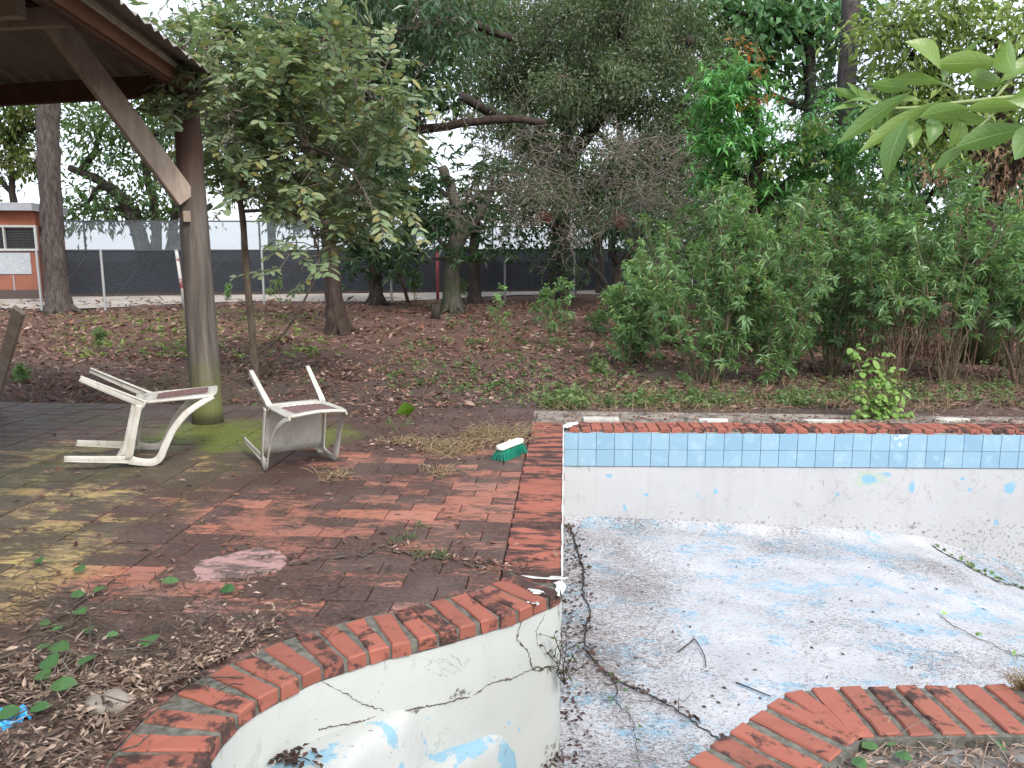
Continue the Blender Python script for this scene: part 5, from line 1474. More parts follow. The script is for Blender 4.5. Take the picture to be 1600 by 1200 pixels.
for px, py, n in [(268, 140, 3), (300, 165, 4), (262, 165, 3), (322, 178, 4), (290, 105, 4), (305, 80, 4), (335, 110, 5), (340, 150, 4), (350, 60, 4), (255, 125, 2)]:
    P = np.array([list(gy(px + rng.normal(0, 9), py + rng.normal(0, 8), 6.95 + rng.uniform(-.15, .15))) for _ in range(n)])
    D = np.c_[rng.normal(-.5, .5, n), rng.normal(-.3, .4, n), rng.normal(-.1, .25, n)]; sprays(A, T_, P - o, D, 6, .105, .046, .30)
    e = P[0] - o; T_.tube(wander(np.array(gy(365, 205 - (170 - py) * .5, 8.4)) - o, e, 6, .07), np.linspace(.008, .004, 6), 4, False)
link("crown", A.mesh("crown"), G['guava'], gu); link("twigs", T_.mesh("twigs"), BK['twig'], gu)

# --- branch hanging in close at the upper right
def big_leaf(A, base, tip, w, roll=0.0, curl=.12):
    base = np.asarray(base, float); tip = np.asarray(tip, float); d = tip - base; L = np.linalg.norm(d); d /= L
    s = unit(np.cross(d, [0.15, -1.0, .25])); s = s * math.cos(roll) + np.cross(d, s) * math.sin(roll); n_ = np.cross(s, d)
    if n_[2] < 0: n_ = -n_
    prof = [(0, .03), (.06, .12), (.18, .52), (.34, .88), (.5, 1.0), (.66, .86), (.8, .56), (.92, .22), (1, .01)]
    rows = []
    for t, k in prof:
        c = base + d * L * t + n_ * L * curl * math.sin(math.pi * t) ; hw = w / 2 * k; v = hw * .28
        rows.append([c - s * hw + n_ * v, c - s * hw * .5 + n_ * v * .35, c, c + s * hw * .5 + n_ * v * .35, c + s * hw + n_ * v])
    V = np.array(rows).reshape(-1, 3); i = np.arange(8)[:, None] * 5; j = np.arange(4)[None, :]
    A.add(V, np.stack([i + j, i + j + 1, i + 6 + j, i + 5 + j], -1).reshape(-1, 4))
    return np.array([(t, s_ ) for t, _ in prof for s_ in (-1, -.5, 0, .5, 1)])
Yn = 1.55
br = thing("leafy_branch", "close leafy branch with large lance shaped green leaves reaching in at the upper right", "branch", gy(1640, 110, Yn)); o = np.array(br.location)
def NB(px, py, dy=0.0): return np.array(gy(px, py, Yn + dy)) - o
stem = Acc()
stem.tube(crom([NB(1700, 140), NB(1580, 152), NB(1500, 160), NB(1430, 168), NB(1380, 168), NB(1345, 158)], 5), np.linspace(.0048, .0016, 26), 7)
stem.tube(crom([NB(1700, 140), np.array([1.45, 1.62, 1.75]) - o, np.array([1.70, 1.72, 1.25]) - o, np.array([1.78, 1.75, .6]) - o, np.array([1.80, 1.75, -.06]) - o], 6), np.linspace(.0048, .012, 25), 7)
stem.tube(crom([np.array([1.45, 1.62, 1.75]) - o, NB(1760, 0, .05), NB(1700, 30, .05), NB(1610, 90, .04), NB(1590, 112, .03), NB(1556, 152)], 5), np.linspace(.0055, .003, 26), 7)
stem.tube(crom([NB(1566, 156), NB(1545, 185), NB(1500, 220)], 4), np.linspace(.003, .0016, 9), 6)
link("stem", stem.mesh("stem", True), plain("green_stem", (.22, .27, .11), .6, .3, 60, .2), br)
m = NT("large_leaf")
uvn = m.node("UVMap"); uvn.uv_map = "blade"; uv = m.sep(uvn.outputs[0]); tt, ss = uv[0], m.math('ABSOLUTE', m.math('SUBTRACT', m.math('MULTIPLY', uv[1], 2.0), 1.0))
n_ = m.noise(55, 4); c_ = m.ramp(m.objrand, [(0, (.085, .185, .04)), (.5, (.135, .25, .05)), (1, (.20, .31, .055))])
bf = m.node("NewGeometry").outputs["Backfacing"]
c_ = m.mix(m.math('MULTIPLY', n_, .45), c_, (.07, .14, .045)); c_ = m.mix(m.math('MULTIPLY', bf, .8), c_, (.27, .37, .25))
lat = m.math('ABSOLUTE', m.math('SINE', m.math('MULTIPLY', m.math('SUBTRACT', tt, m.math('MULTIPLY', ss, .16)), 30.0)))
vein = m.math('MAXIMUM', m.step(ss, .07, .02), m.math('MULTIPLY', m.step(lat, .22, .05), .55))
cb = m.mix(m.math('MULTIPLY', vein, .6), c_, (.30, .40, .16))
big_m = m.bsdf(cb, .38, .5, m.math('SUBTRACT', n_, vein), .35, .003, transl=.34, tcolor=m.mix(.5, cb, (.34, .48, .06)))
LV = [((1470, 110), (1413, 65), 40, .3, 0), ((1567, 98), (1456, 100), 32, -.6, 0), ((1474, 128), (1505, 78), 24, .5, .03), ((1472, 126), (1535, 58), 14, .2, .06), ((1587, 118), (1575, 60), 44, .1, -.02), ((1575, 130), (1515, 113), 28, -.3, .02), ((1474, 131), (1390, 126), 20, -.9, .02), ((1424, 140), (1358, 131), 20, -.7, 0), ((1425, 142), (1307, 226), 26, -.3, -.04), ((1475, 155), (1340, 240), 24, -.4, -.02), ((1420, 185), (1385, 283), 34, .9, -.03), ((1424, 186), (1427, 232), 22, .3, .02), ((1455, 183), (1452, 228), 26, .1, .03), ((1500, 180), (1482, 232), 30, -.2, .05), ((1558, 195), (1441, 183), 22, -.9, .02), ((1520, 168), (1436, 184), 22, -.6, -.02), ((1610, 168), (1506, 170), 22, -.8, 0), ((1615, 200), (1490, 232), 36, -.5, -.04), ((1510, 226), (1458, 268), 18, .5, 0), ((1640, 190), (1585, 250), 40, -.3, -.05), ((1640, 150), (1575, 157), 34, -.2, -.05), ((1500, 146), (1420, 130), 22, .9, .05), ((1440, 158), (1385, 160), 14, .4, .03), ((1380, 160), (1314, 148), 14, -.4, 0), ((1360, 158), (1296, 136), 12, -.5, .02), ((1360, 166), (1294, 174), 12, .6, .02), ((1370, 165), (1312, 164), 16, .8, -.01), ((1345, 158), (1322, 128), 10, .2, .03), ((1400, 168), (1348, 198), 14, .4, .06), ((1630, 96), (1560, 130), 26, .4, .04), ((1650, 60), (1600, 40), 40, .4, .02)]
for b_, t_, w_, roll, dy in LV:
    A = Acc(); UV = big_leaf(A, NB(*b_, dy), NB(*t_, dy + rng.normal(0, .03)), w_ * Yn / F * 1.02, roll, rng.uniform(.05, .16))
    me = A.mesh("leaf", True); lay = me.uv_layers.new(name="blade")
    li = np.zeros(len(me.loops), dtype=np.int32); me.loops.foreach_get("vertex_index", li); uvv = UV[li].copy(); uvv[:, 1] = uvv[:, 1] * .5 + .5
    lay.data.foreach_set("uv", uvv.astype(np.float32).ravel())
    link("leaf", me, big_m, br)

# ------------------------------------------------------------------ shrubs massed behind the pool
def whorl(A, c, ax, n, L, W, droop):
    th = rng.random(n) * 6.28; ax = unit(ax); a_ = unit(np.cross(ax, [.3, .2, 1.0])); b_ = np.cross(ax, a_)
    D = np.cos(th)[:, None] * a_ + np.sin(th)[:, None] * b_ + ax * rng.uniform(-.1, .7, (n, 1))
    P = c + rng.normal(0, .012, (n, 3)) - ax * rng.random((n, 1)) * .07
    leaf_lite(A, P, D, ax + rng.normal(0, .3, (n, 3)), L * rng.uniform(.6, 1.15, n), W * rng.uniform(.7, 1.2, n), .2, droop)
def shrub(label, base, top, wpx, nst, mat='shrub', L=.115, W=.026, Y=None, low=.35, group="leafy shrubs massed behind the pool", nodes=9, nw=15, name="shrub", cat="shrub", lean=1.0, tips=True, stemr=.011):
    b = gp(*base); Yb = Y or b.y
    H = gy(base[0], top, Yb).z - zg(Yb); Wm = wpx * Yb / F / 2
    t = thing(name, label, cat, (b.x, Yb, zg(Yb)), group=group)
    A = Acc(); T_ = Acc()
    for s in range(nst):
        S = Acc()
        az = rng.random() * 6.28; rr = rng.random() ** .6 * Wm; h = H * (1 - .35 * (rr / Wm) ** 2) * rng.uniform(.62, 1.04)
        e = np.array([math.cos(az) * rr, math.sin(az) * rr * .8, h]); b0_ = np.array([math.cos(az) * .12 * rr + rng.normal(0, .05), math.sin(az) * .12 * rr, -.03])
        w = wander(b0_, e, 9, .05, .08 * lean); S.tube(w, np.linspace(stemr, stemr * .4, 9), 4, False)
        for k in range(nodes):
            f = low + (1 - low) * (k + rng.random()) / nodes; i = f * 8; i0 = min(7, int(i)); p = w[i0] + (w[i0 + 1] - w[i0]) * (i - i0)
            ax = unit(rng.normal(0, .6, 3) + np.array([0, 0, .75])); ln = rng.uniform(.08, .42) * (1 - f * .6) * min(1, Wm * 2)
            q_ = p + unit(rng.normal(0, 1, 3) + [0, 0, .35]) * ln; S.tube([p, (p + q_) / 2 + [0, 0, .02], q_], .004, 3, False)
            whorl(A, q_, ax, nw, L, W, .35)
        if tips: whorl(T_, w[-1], np.array([0, 0, 1.0]), 11, L * .85, W, .1)
        if tips and rng.random() < .6: whorl(T_, q_ + [0, 0, .05], np.array([0, 0, 1.0]), 8, L * .7, W, .1)
        link("stem", S.mesh("stem"), BK['stem'], t)
    setp(link("foliage", A.mesh("foliage"), G[mat], t), kind="stuff")
    if tips: setp(link("shoot_tips", T_.mesh("shoot_tips"), G['tip'], t), kind="stuff")
    return t
SH = [("leftmost low shrub of the thicket, leaning over the leaf litter", (1000, 566), 420, 120, 17), ("shrub in the back row of the thicket, second from its left end", (1052, 540), 345, 150, 20), ("shrub whose bare pale stems show at the thicket's front left", (1105, 600), 325, 150, 20), ("shrub just right of the bare pale stems, under the mango tree", (1150, 560), 295, 170, 22),
      ("front row shrub with dark stems in the middle of the thicket", (1215, 600), 325, 170, 22), ("tall back row shrub in the middle of the thicket", (1265, 540), 270, 170, 20), ("front row shrub left of the small bright green plant", (1300, 585), 315, 170, 22), ("tall back row shrub below the tip of the hanging leafy branch", (1350, 540), 266, 170, 20), ("shrub standing directly behind the small bright green plant", (1392, 600), 320, 160, 18), ("back row shrub before the vine hung trunk, on its left", (1440, 545), 285, 160, 20), ("front row shrub between the bright green plant and the vine hung trunk", (1480, 600), 310, 150, 17), ("back row shrub standing before the vine hung trunk", (1540, 550), 315, 150, 18), ("rightmost shrub of the thicket, cut by the edge of the picture", (1600, 600), 295, 150, 20),
      ("farthest shrub of the thicket, behind its dark stemmed front row shrub", (1200, 500), 330, 180, 16), ("farthest shrub at the left of the thicket, beside the forked black tree", (1080, 500), 390, 150, 14), ("farthest shrub of the thicket, behind the small bright green plant", (1400, 500), 330, 180, 16)]
for k, (lab, base, top, w, n) in enumerate(SH):
    shrub(lab, base, top - (58 if 1080 <= base[0] <= 1500 else 36), w * 1.15, n, low=.36 if base[0] > 1320 else .14, nodes=13, nw=17, L=.125 * rng.uniform(.9, 1.15), W=.029)
# reddish bare undershoots at the right
A = Acc()
for _ in range(100):
    px = rng.uniform(1330, 1620); b = gp(px, rng.uniform(560, 612)); h = rng.uniform(.5, 1.3)
    A.tube(wander(np.array(b), np.array(b) + [rng.normal(0, .15), rng.normal(0, .15), h], 5, .06), np.linspace(.009, .004, 5), 3, False)
setp(link("dry_stalks", A.mesh("dry_stalks"), plain("red_brown_stalk", (.085, .05, .036), .85, .2, 20, .3), None), "reddish brown bare upright stalks under the shrubs at the right", "stalks", None, "stuff")

# saplings standing alone in the litter
sap = [("slim sapling with few leaf tufts on bare stems, in front of the red leaf litter", (768, 545), 430, 60, 3, .5, 4, 10), ("bushy green sapling below the ivy covered trunk", (868, 540), 395, 50, 5, .25, 9, 13), ("short leafy sapling left of the bushy green sapling", (850, 508), 455, 50, 3, .4, 5, 10), ("conical young plant left of the thicket, under the crooked trees", (935, 520), 465, 40, 4, .1, 8, 12), ("small sapling low in front of the thicket's left end", (975, 575), 455, 40, 3, .4, 6, 12),
       ("yellow green sapling against the fence left of the red pole", (650, 478), 415, 30, 3, .5, 6, 12), ("pale green sapling against the fence right of the mossy trunk", (722, 478), 415, 26, 3, .5, 5, 10), ("pale sapling against the fence beside the S-curved stem", (905, 458), 405, 40, 3, .4, 6, 12), ("thin yellowing sapling at the fence between post and brown trunk", (440, 478), 410, 60, 3, .3, 6, 9), ("thin sapling by the chain-link fence right of the gazebo post", (354, 480), 425, 16, 2, .3, 6, 8),
       ("small yellow green seedling in the litter before the grey trunk", (148, 552), 488, 34, 3, .5, 5, 12), ("little spiky seedling at the patio edge on the left", (40, 596), 562, 30, 3, .2, 4, 9), ("thin seedling with yellow tip at the patio edge near the pool corner", (935, 610), 545, 18, 2, .5, 6, 8)]
for lab, base, top, w, n, low, nd, nw in sap:
    pale = any(s in lab for s in ("yellow", "pale"))
    shrub(lab, base, top, w, n, 'weed' if pale else 'shrub', .11 if base[1] > 500 else .15, .034 if base[1] > 500 else .05, None, low, "saplings scattered in the leaf litter", nd, nw, "sapling", "sapling", 1.0, not pale)

# bright heart-leaved plant at the coping
pb = gp(1372, 655); pb = Vector((pb.x, max(pb.y, YF(pb.x) + .36), -.02))
pl = thing("leafy_plant", "small bright green plant with heart shaped leaves growing at the back of the coping", "plant", pb); o = np.array(pb)
S = Acc(); A = Acc()
for (tx, ty) in [(1335, 545), (1340, 600), (1385, 552), (1400, 580), (1365, 590), (1350, 625), (1410, 615), (1375, 625), (1392, 635), (1340, 650), (1415, 645), (1362, 560)]:
    e = np.array(gy(tx, ty, pb.y + rng.uniform(-.12, .12))) - o; w = wander([rng.normal(0, .02), 0, 0], e, 8, .06, .05); S.tube(w, np.linspace(.006, .003, 8), 4, False)
    for i in range(2, 8):
        for _ in range(3 if i < 7 else 5):
            d = unit(rng.normal(0, 1, 3) * [1, 1, .5]); leaf_oval(A, (w[i] + d * .02)[None], (d + [0, -.2, -.1])[None], np.array([[rng.normal(0, .3), -.5, 1.0]]), rng.uniform(.055, .095), rng.uniform(.045, .075), .12, .35)
setp(link("stem", S.mesh("stem"), BK['stem'], pl), kind="stuff"); link("foliage", A.mesh("foliage"), G['plant'], pl)

# ------------------------------------------------------------------ ground cover
def scatter_ground(n, ymin, ymax, pw=1.0, xr=1.0):
    """even in the survey: more per square metre close by"""
    px = rng.uniform(-60, 1660, n); py = ymin + (ymax - ymin) * rng.random(n) ** pw
    P = np.array([list(gp(a, b)) for a, b in zip(px, py)]); return P
def flat_leaves(A, P, L, W, tilt=.35, curl=.2):
    n = len(P); az = rng.random(n) * 6.28; D = np.stack([np.cos(az), np.sin(az), rng.normal(0, tilt * .6, n)], 1); N = np.array([0, 0, 1.0]) + rng.normal(0, tilt, (n, 3))
    leaf_lite(A, P, D, N, L, W, curl, -.05)
A = Acc(); P = scatter_ground(46000, 640, 470, 1.0)
P = P[(P[:, 1] > 8.25)]; P[:, 2] += .02
ph = np.sin(P[:, 0] * 1.7 + np.sin(P[:, 1] * 1.3) * 2) + np.sin(P[:, 1] * 2.1 + P[:, 0] * .6) + np.sin(P[:, 0] * 4.3 + P[:, 1] * 3.1) * .6
P = P[rng.random(len(P)) < np.clip(.62 + ph * .22, .15, 1)]
far = np.clip(P[:, 1] / 11, .8, 1.9)
flat_leaves(A, P, .085 * far * rng.gamma(4, .25, len(P)).clip(.3, 2.2), .034 * far * rng.gamma(5, .2, len(P)).clip(.3, 2), .45)
setp(link("leaf_litter", A.mesh("leaf_litter"), G['litter'], None), "brown fallen leaves carpeting the ground under the trees", "leaves", None, "stuff")
# low weeds along the strip and thin green in the litter
A = Acc(); Bd = Acc(); Ay = Acc()
def weeds(px0, px1, py0, py1, n, L, W, hgt, mat_acc):
    for _ in range(n):
        b = np.array(gp(rng.uniform(px0, px1), rng.uniform(py0, py1)))
        whorl(mat_acc, b + [0, 0, hgt * rng.random()], np.array([rng.normal(0, .3), rng.normal(0, .3), 1.0]), int(rng.integers(5, 10)), L, W, .2)
[weeds(c_ - 28, c_ + 28, 612 + rng.uniform(0, 10), 638, int(rng.integers(6, 32)), .075, .03, .11, A) for c_ in rng.uniform(820, 1310, 34)]; weeds(1300, 1620, 600, 636, 260, .08, .03, .12, A); weeds(690, 830, 600, 636, 90, .06, .02, .06, A); weeds(600, 1000, 530, 612, 300, .085, .036, .10, A); weeds(700, 1000, 490, 540, 110, .10, .04, .10, A); [weeds(c_ - 35, c_ + 35, 488, 560, int(rng.integers(8, 40)), .10, .04, .07, Ay) for c_ in rng.uniform(60, 540, 24)]; weeds(330, 700, 560, 636, 70, .07, .03, .05, A); weeds(1000, 1620, 560, 610, 160, .08, .03, .12, A)
setp(link("weeds", A.mesh("weeds"), G['weed'], None), "low green weeds along the patio edge and in the litter", "weeds", None, "stuff")
A = Acc()
def grass(cx_, cy_, rx, ry, n, L, acc, z=0.0, lie=.8, w=.006):
    for _ in range(n):
        g = rng.normal(0, .5, 2); b = np.array(gz(cx_ + g[0] * rx, cy_ + g[1] * ry)); b[2] = z if b[1] < 8.2 else zg(b[1])
        d = unit(np.array([rng.normal(0, 1), rng.normal(0, 1), abs(rng.normal(0, 1 - lie)) + .12])); l = L * rng.uniform(.5, 1.3)
        P = np.array([b, b + d * l * .5 + [0, 0, l * .12], b + d * l]); acc.tube(P, [w * .5, w * .4, w * .15], 3, False)
for args in [(770, 684, 55, 12, 520, .16), (706, 702, 55, 12, 320, .13), (690, 738, 30, 8, 60, .10), (520, 745, 30, 12, 60, .10), (640, 690, 50, 5, 120, .10)]: grass(*args, A)
setp(link("dry_grass", A.mesh("dry_grass"), G['straw'], None), "tufts of flattened straw coloured dry grass on the patio near the brush", "grass", None, "stuff")
A = Acc()
for _ in range(500): grass(rng.uniform(830, 1640), rng.uniform(598, 640), 30, 6, 4, .16, A, -.02, .5, .005)
setp(link("straw_fringe", A.mesh("straw_fringe"), G['straw'], None), "thin straw blades among the weeds behind the pool strip", "grass", None, "stuff")
setp(link("pale_weeds", Ay.mesh("pale_weeds"), G['yellow'], None), "yellow green low weeds in the litter between the grey trunk and the slender tree", "weeds", None, "stuff")
# dry grass tuft at the right edge of the near coping
A = Acc()
for _ in range(90):
    b = np.array(gz(1605 + rng.normal(0, 10), 1078)); d = unit(np.array([rng.normal(-.3, .7), rng.normal(0, .6), 1.2])); l = rng.uniform(.05, .13); A.tube([b, b + d * l * .6, b + d * l + [rng.normal(0, .03), 0, -.02]], [.002, .0018, .0006], 3, False)
setp(link("dry_grass_tuft", A.mesh("dry_grass_tuft"), G['straw'], None), "small dry grass tuft at the right end of the near coping", "grass", None, "stuff")

# litter heap at the lower left: mulch mound, dry leaves, twigs
mx, my = np.meshgrid(np.arange(-4.6, -1.15, .06), np.arange(1.6, 3.4, .06))
edge = np.array([gz(px, py)[:2] for px, py in [(-500, 1000), (-150, 1000), (0, 1020), (90, 1035), (170, 1045), (240, 1045), (290, 1040), (335, 1030), (370, 1020)]])
ex = np.interp(mx, edge[:, 0], edge[:, 1])
dd = np.min(np.linalg.norm(np.stack([mx, my], -1)[:, :, None, :] - oa_arr[None, None, ::2, :], axis=-1), axis=2)
ins = np.clip((ex - my) / .35, 0, 1) * np.clip((dd) / .22, 0, 1)
inside_curve = ((mx > -1.47) & (my < 2.3)) | (dd < .02)
mz = -.035 + .085 * ins * (0.75 + .5 * rng.random(mx.shape)) 
idx = np.arange(mx.size).reshape(mx.shape); ok = (ins > 0.0)
kq = (ok[:-1, :-1] | ok[1:, 1:] | ok[:-1, 1:] | ok[1:, :-1])
# keep outside the coping: a point is outside when left of the curve
def outside(x, y):
    i = np.argmin((oa_arr[:, 0] - x) ** 2 + (oa_arr[:, 1] - y) ** 2); nrm = np.array([oa_t[i][1], -oa_t[i][0]])
    if ((np.array([-3, 5.]) - oa_arr[i]) * nrm).sum() < 0 and oa_arr[i][1] > 2.2: nrm = -nrm
    elif oa_arr[i][1] <= 2.2: nrm = np.array([-1.0, .2])
    return ((np.array([x, y]) - oa_arr[i]) * nrm).sum() > .0
oo = np.vectorize(outside)(mx, my); kq &= oo[:-1, :-1] & oo[1:, 1:] & oo[:-1, 1:] & oo[1:, :-1]
q = np.stack([idx[:-1, :-1], idx[:-1, 1:], idx[1:, 1:], idx[1:, :-1]], -1)[kq]
setp(link("mulch_heap", np_mesh("mulch_heap", np.stack([mx, my, mz], -1).reshape(-1, 3), [q], True), MT['ground'], None), "dark heap of soil and rotting litter at the lower left beside the curved coping", "soil", None, "stuff")
A = Acc(); T_ = Acc(); n = 0
while n < 5200:
    x = rng.uniform(-3.6, -1.2); y_ = rng.uniform(1.9, 3.3)
    e = np.interp(x, edge[:, 0], edge[:, 1]); pr = 1 if y_ < e - .02 else math.exp(-(y_ - e + .02) / .10) * .7
    if rng.random() > pr or not outside(x, y_): continue
    z = .045 if y_ < e - .15 else .01
    p = np.array([[x, y_, z + rng.random() * .035]])
    flat_leaves(A, p, rng.uniform(.02, .065), rng.uniform(.006, .02), .5, .35); n += 1
for _ in range(420):
    x = rng.uniform(-3.4, -1.25); y_ = rng.uniform(1.9, 3.1); e = np.interp(x, edge[:, 0], edge[:, 1])
    if y_ > e + .25 or not outside(x, y_): continue
    p = np.array([x, y_, .04 + rng.random() * .05]); d = unit(np.array([rng.normal(.5, .8), rng.normal(.3, .8), rng.normal(0, .15)])); T_.tube(wander(p, p + d * rng.uniform(.05, .32), 5, .1), rng.uniform(.0012, .004), 4)
# twigs and bits straying over the paving
for _ in range(120):
    p = np.array(gz(rng.uniform(0, 520), rng.uniform(905, 1010))); p[2] = .01; d = unit(np.array([rng.normal(.6, .8), rng.normal(.3, .6), .03])); T_.tube(wander(p, p + d * rng.uniform(.04, .28), 5, .12), rng.uniform(.0012, .003), 4)
P = np.array([list(gz(rng.uniform(0, 480), rng.uniform(900, 1040))) for _ in range(260)]); P = P[[outside(*p[:2]) for p in P]]; P[:, 2] = .008; flat_leaves(A, P, .035, .012, .4, .3)
for _ in range(6000):
    i = rng.integers(0, len(oa_arr)); nrm = np.array([oa_t[i][1], -oa_t[i][0]]); nrm = nrm if ((np.array([-3, 3.2]) - oa_arr[i]) * nrm).sum() > 0 else -nrm
    p = oa_arr[i] + nrm * (.02 + abs(rng.normal(0, .13)))
    if p[0] > -1.18 - .2 * rng.random() or p[1] < 1.9 or not outside(*p): continue
    flat_leaves(A, np.array([[p[0], p[1], .012 + rng.random() * .03]]), rng.uniform(.02, .05), rng.uniform(.006, .015), .5, .35)
setp(link("dry_litter", A.mesh("dry_litter"), G['dry'], None), "dry pale leaf scraps piled at the lower left along the curved coping", "leaves", None, "stuff")
setp(link("twig_litter", T_.mesh("twig_litter"), plain("brown_litter_twig", (.075, .058, .046), .9, .2, 30, .5), None), "broken twigs strewn over the lower left litter and paving", "twigs", None, "stuff")
# loose leaves on the paving, in the crack and at the coping joint
A = Acc(); P = np.array([list(gz(rng.uniform(560, 830), rng.uniform(640, 700))) for _ in range(110)] + [list(gz(rng.normal(600, 30), rng.normal(648, 5))) for _ in range(150)] + [list(gz(rng.normal(660, 60), 697 + rng.normal(0, 5))) for _ in range(120)] + [list(gz(rng.uniform(20, 880), rng.uniform(650, 900))) for _ in range(170)])
P = P[P[:, 1] < 8.1]; P[:, 2] = .007; flat_leaves(A, P, .06, .025, .4, .3)
P = np.array([list(gz(px, 870 + (px - 690) * .17 + rng.normal(0, 5))) for px in rng.uniform(600, 830, 160)]); P[:, 2] = .006; flat_leaves(A, P, .04, .014, .5, .3)
P = np.array([[rng.uniform(-.3, 6), 0, -.012] for _ in range(900)]); P[:, 1] = np.array([YF(x) + .36 + abs(rng.normal(0, .28)) for x in P[:, 0]]); flat_leaves(A, P[P[:, 1] < 8.3], .05, .02, .5, .3)
setp(link("stray_leaves", A.mesh("stray_leaves"), G['litter'], None), "scattered dead leaves lying on the brick patio and the strip behind the pool", "leaves", None, "stuff")

# big crack across the paving, with grass in it
A = Acc()
for path in [[(655, 812), (650, 832), (640, 850), (612, 848), (625, 842), (648, 842)], [(560, 868), (600, 858), (650, 866), (700, 872), (745, 884), (790, 892), (812, 902)], [(450, 880), (520, 872), (570, 866)], [(600, 850), (580, 858), (560, 868)]]:
    P = resample(np.array(path, float), 6); P[1:-1] += rng.normal(0, 1.5, P[1:-1].shape); P = np.array([list(gz(*p, .0075)) for p in P]); t = unit(np.gradient(P, axis=0)); s = np.cross(t, [0, 0, 1.0]); w = np.abs(rng.normal(.008, .005, len(P)))[:, None]; n_ = len(P); i = np.arange(n_ - 1)
    A.add(np.r_[P + s * w, P - s * w], np.stack([i, i + 1, n_ + i + 1, n_ + i], 1))
link("crack", A.mesh("crack"), crack_m, patio)
A = Acc(); 
for px, py in [(640, 842), (655, 868), (690, 872), (692, 868), (620, 846), (655, 822)]: grass(px, py, 14, 4, 22, .05, A, .004, .5, .003)
setp(link("crack_grass", A.mesh("crack_grass"), G['weed'], None), "little grass blades growing in the crack across the paving", "grass", None, "stuff")

# ------------------------------------------------------------------ vines and small single things
def vine(name, label, pts, zfn, r, mat, leafm, nleaf, L, W, cat="vine", group=None, lz=.012):
    P = resample(crom(pts, 6), .03); P = P + np.c_[rng.normal(0, .006, (len(P), 2)), np.abs(rng.normal(.004, .006, len(P)))]
    t = thing(name, label, cat, P[0], group=group); o = np.array(t.location)
    A = Acc(); A.tube(P - o, np.linspace(r, r * .5, len(P)), 5, True, .1)
    for _ in range(max(2, len(P) // 7)):
        i = rng.integers(1, len(P) - 1); d = unit(np.array([rng.normal(), rng.normal(), .12])); A.tube(wander(P[i] - o, P[i] - o + d * rng.uniform(.06, .22), 5, .15), np.linspace(r * .5, r * .2, 5), 3, False)
    link("stem", A.mesh("stem"), mat, t); A = Acc()
    idx_ = rng.integers(0, len(P), nleaf); Q = P[idx_] - o + np.c_[rng.normal(0, .02, (nleaf, 2)), rng.uniform(.004, lz + .02, nleaf)]
    D = np.c_[rng.normal(0, 1, (nleaf, 2)), rng.normal(.1, .3, nleaf)]; leaf_acc(A, Q, D, np.array([0, 0, 1.0]) + rng.normal(0, .45, (nleaf, 3)), L * rng.uniform(.6, 1.2, nleaf), W * rng.uniform(.6, 1.2, nleaf), .2, .1)
    link("foliage", A.mesh("foliage"), G[leafm], t); return t
def pf(px, py):
    z = -.93
    for _ in range(8): p = gz(px, py, z); z = zfloor(p.x)
    return np.array(gz(px, py, z + .006))
vs = plain("dark_vine_stem", (.045, .033, .028), .85, .2, 30, .3)
vine("dead_vine", "dark dead vine with withered leaves trailing down the pool floor from the left wall", [pf(*p) for p in [(892, 825), (902, 860), (912, 900), (910, 930), (922, 955), (916, 985), (915, 1015), (940, 1045), (975, 1068), (1010, 1083), (1050, 1105), (1085, 1130), (1120, 1155), (1150, 1180)]], zfloor, .007, vs, 'deadleaf', 85, .055, .032)
vine("green_vine", "thin vine with a few green leaves on the pool floor below the dead vine", [pf(*p) for p in [(945, 1050), (965, 1075), (960, 1095), (985, 1120), (992, 1160), (1000, 1200)]], zfloor, .003, vs, 'vine', 9, .05, .025)
vine("green_vine", "green vine creeping along the foot of the far wall at the right edge", [pf(*p) for p in [(1462, 858), (1500, 878), (1540, 900), (1580, 915), (1640, 930)]], zfloor, .005, vs, 'weed', 34, .07, .05)
vine("green_vine", "trailing vine with yellow green leaves on the pool floor at the right edge", [pf(*p) for p in [(1470, 965), (1510, 990), (1545, 1005), (1580, 1022), (1650, 1040)]], zfloor, .003, vs, 'tip', 7, .055, .035)
# tuft of dead stems on the wall corner
tw = thing("withered_weed", "withered weed with thin stems sprouting from the crack at the pool wall corner", "weed", (0.02, 3.52, -.42)); A = Acc(); Bd = Acc()
for px, py in [(842, 990), (850, 1010), (866, 990), (885, 985), (900, 1005), (912, 1025), (835, 1030), (870, 1000), (925, 1018)]:
    e = np.array(gy(px, py, 3.42)) - np.array(tw.location); w = wander([0, -.03, -.04], e, 6, .1, .1); A.tube(w, np.linspace(.003, .0012, 6), 4, False)
    leaf_acc(Bd, w[1:], rng.normal(0, 1, (5, 3)), rng.normal(0, 1, (5, 3)), .035, .014)
setp(link("stem", A.mesh("stem"), vs, tw), kind="stuff"); link("foliage", Bd.mesh("foliage"), LM("withered_leaf", [(.05, .05, .03), (.09, .10, .04), (.06, .04, .03)]), tw)
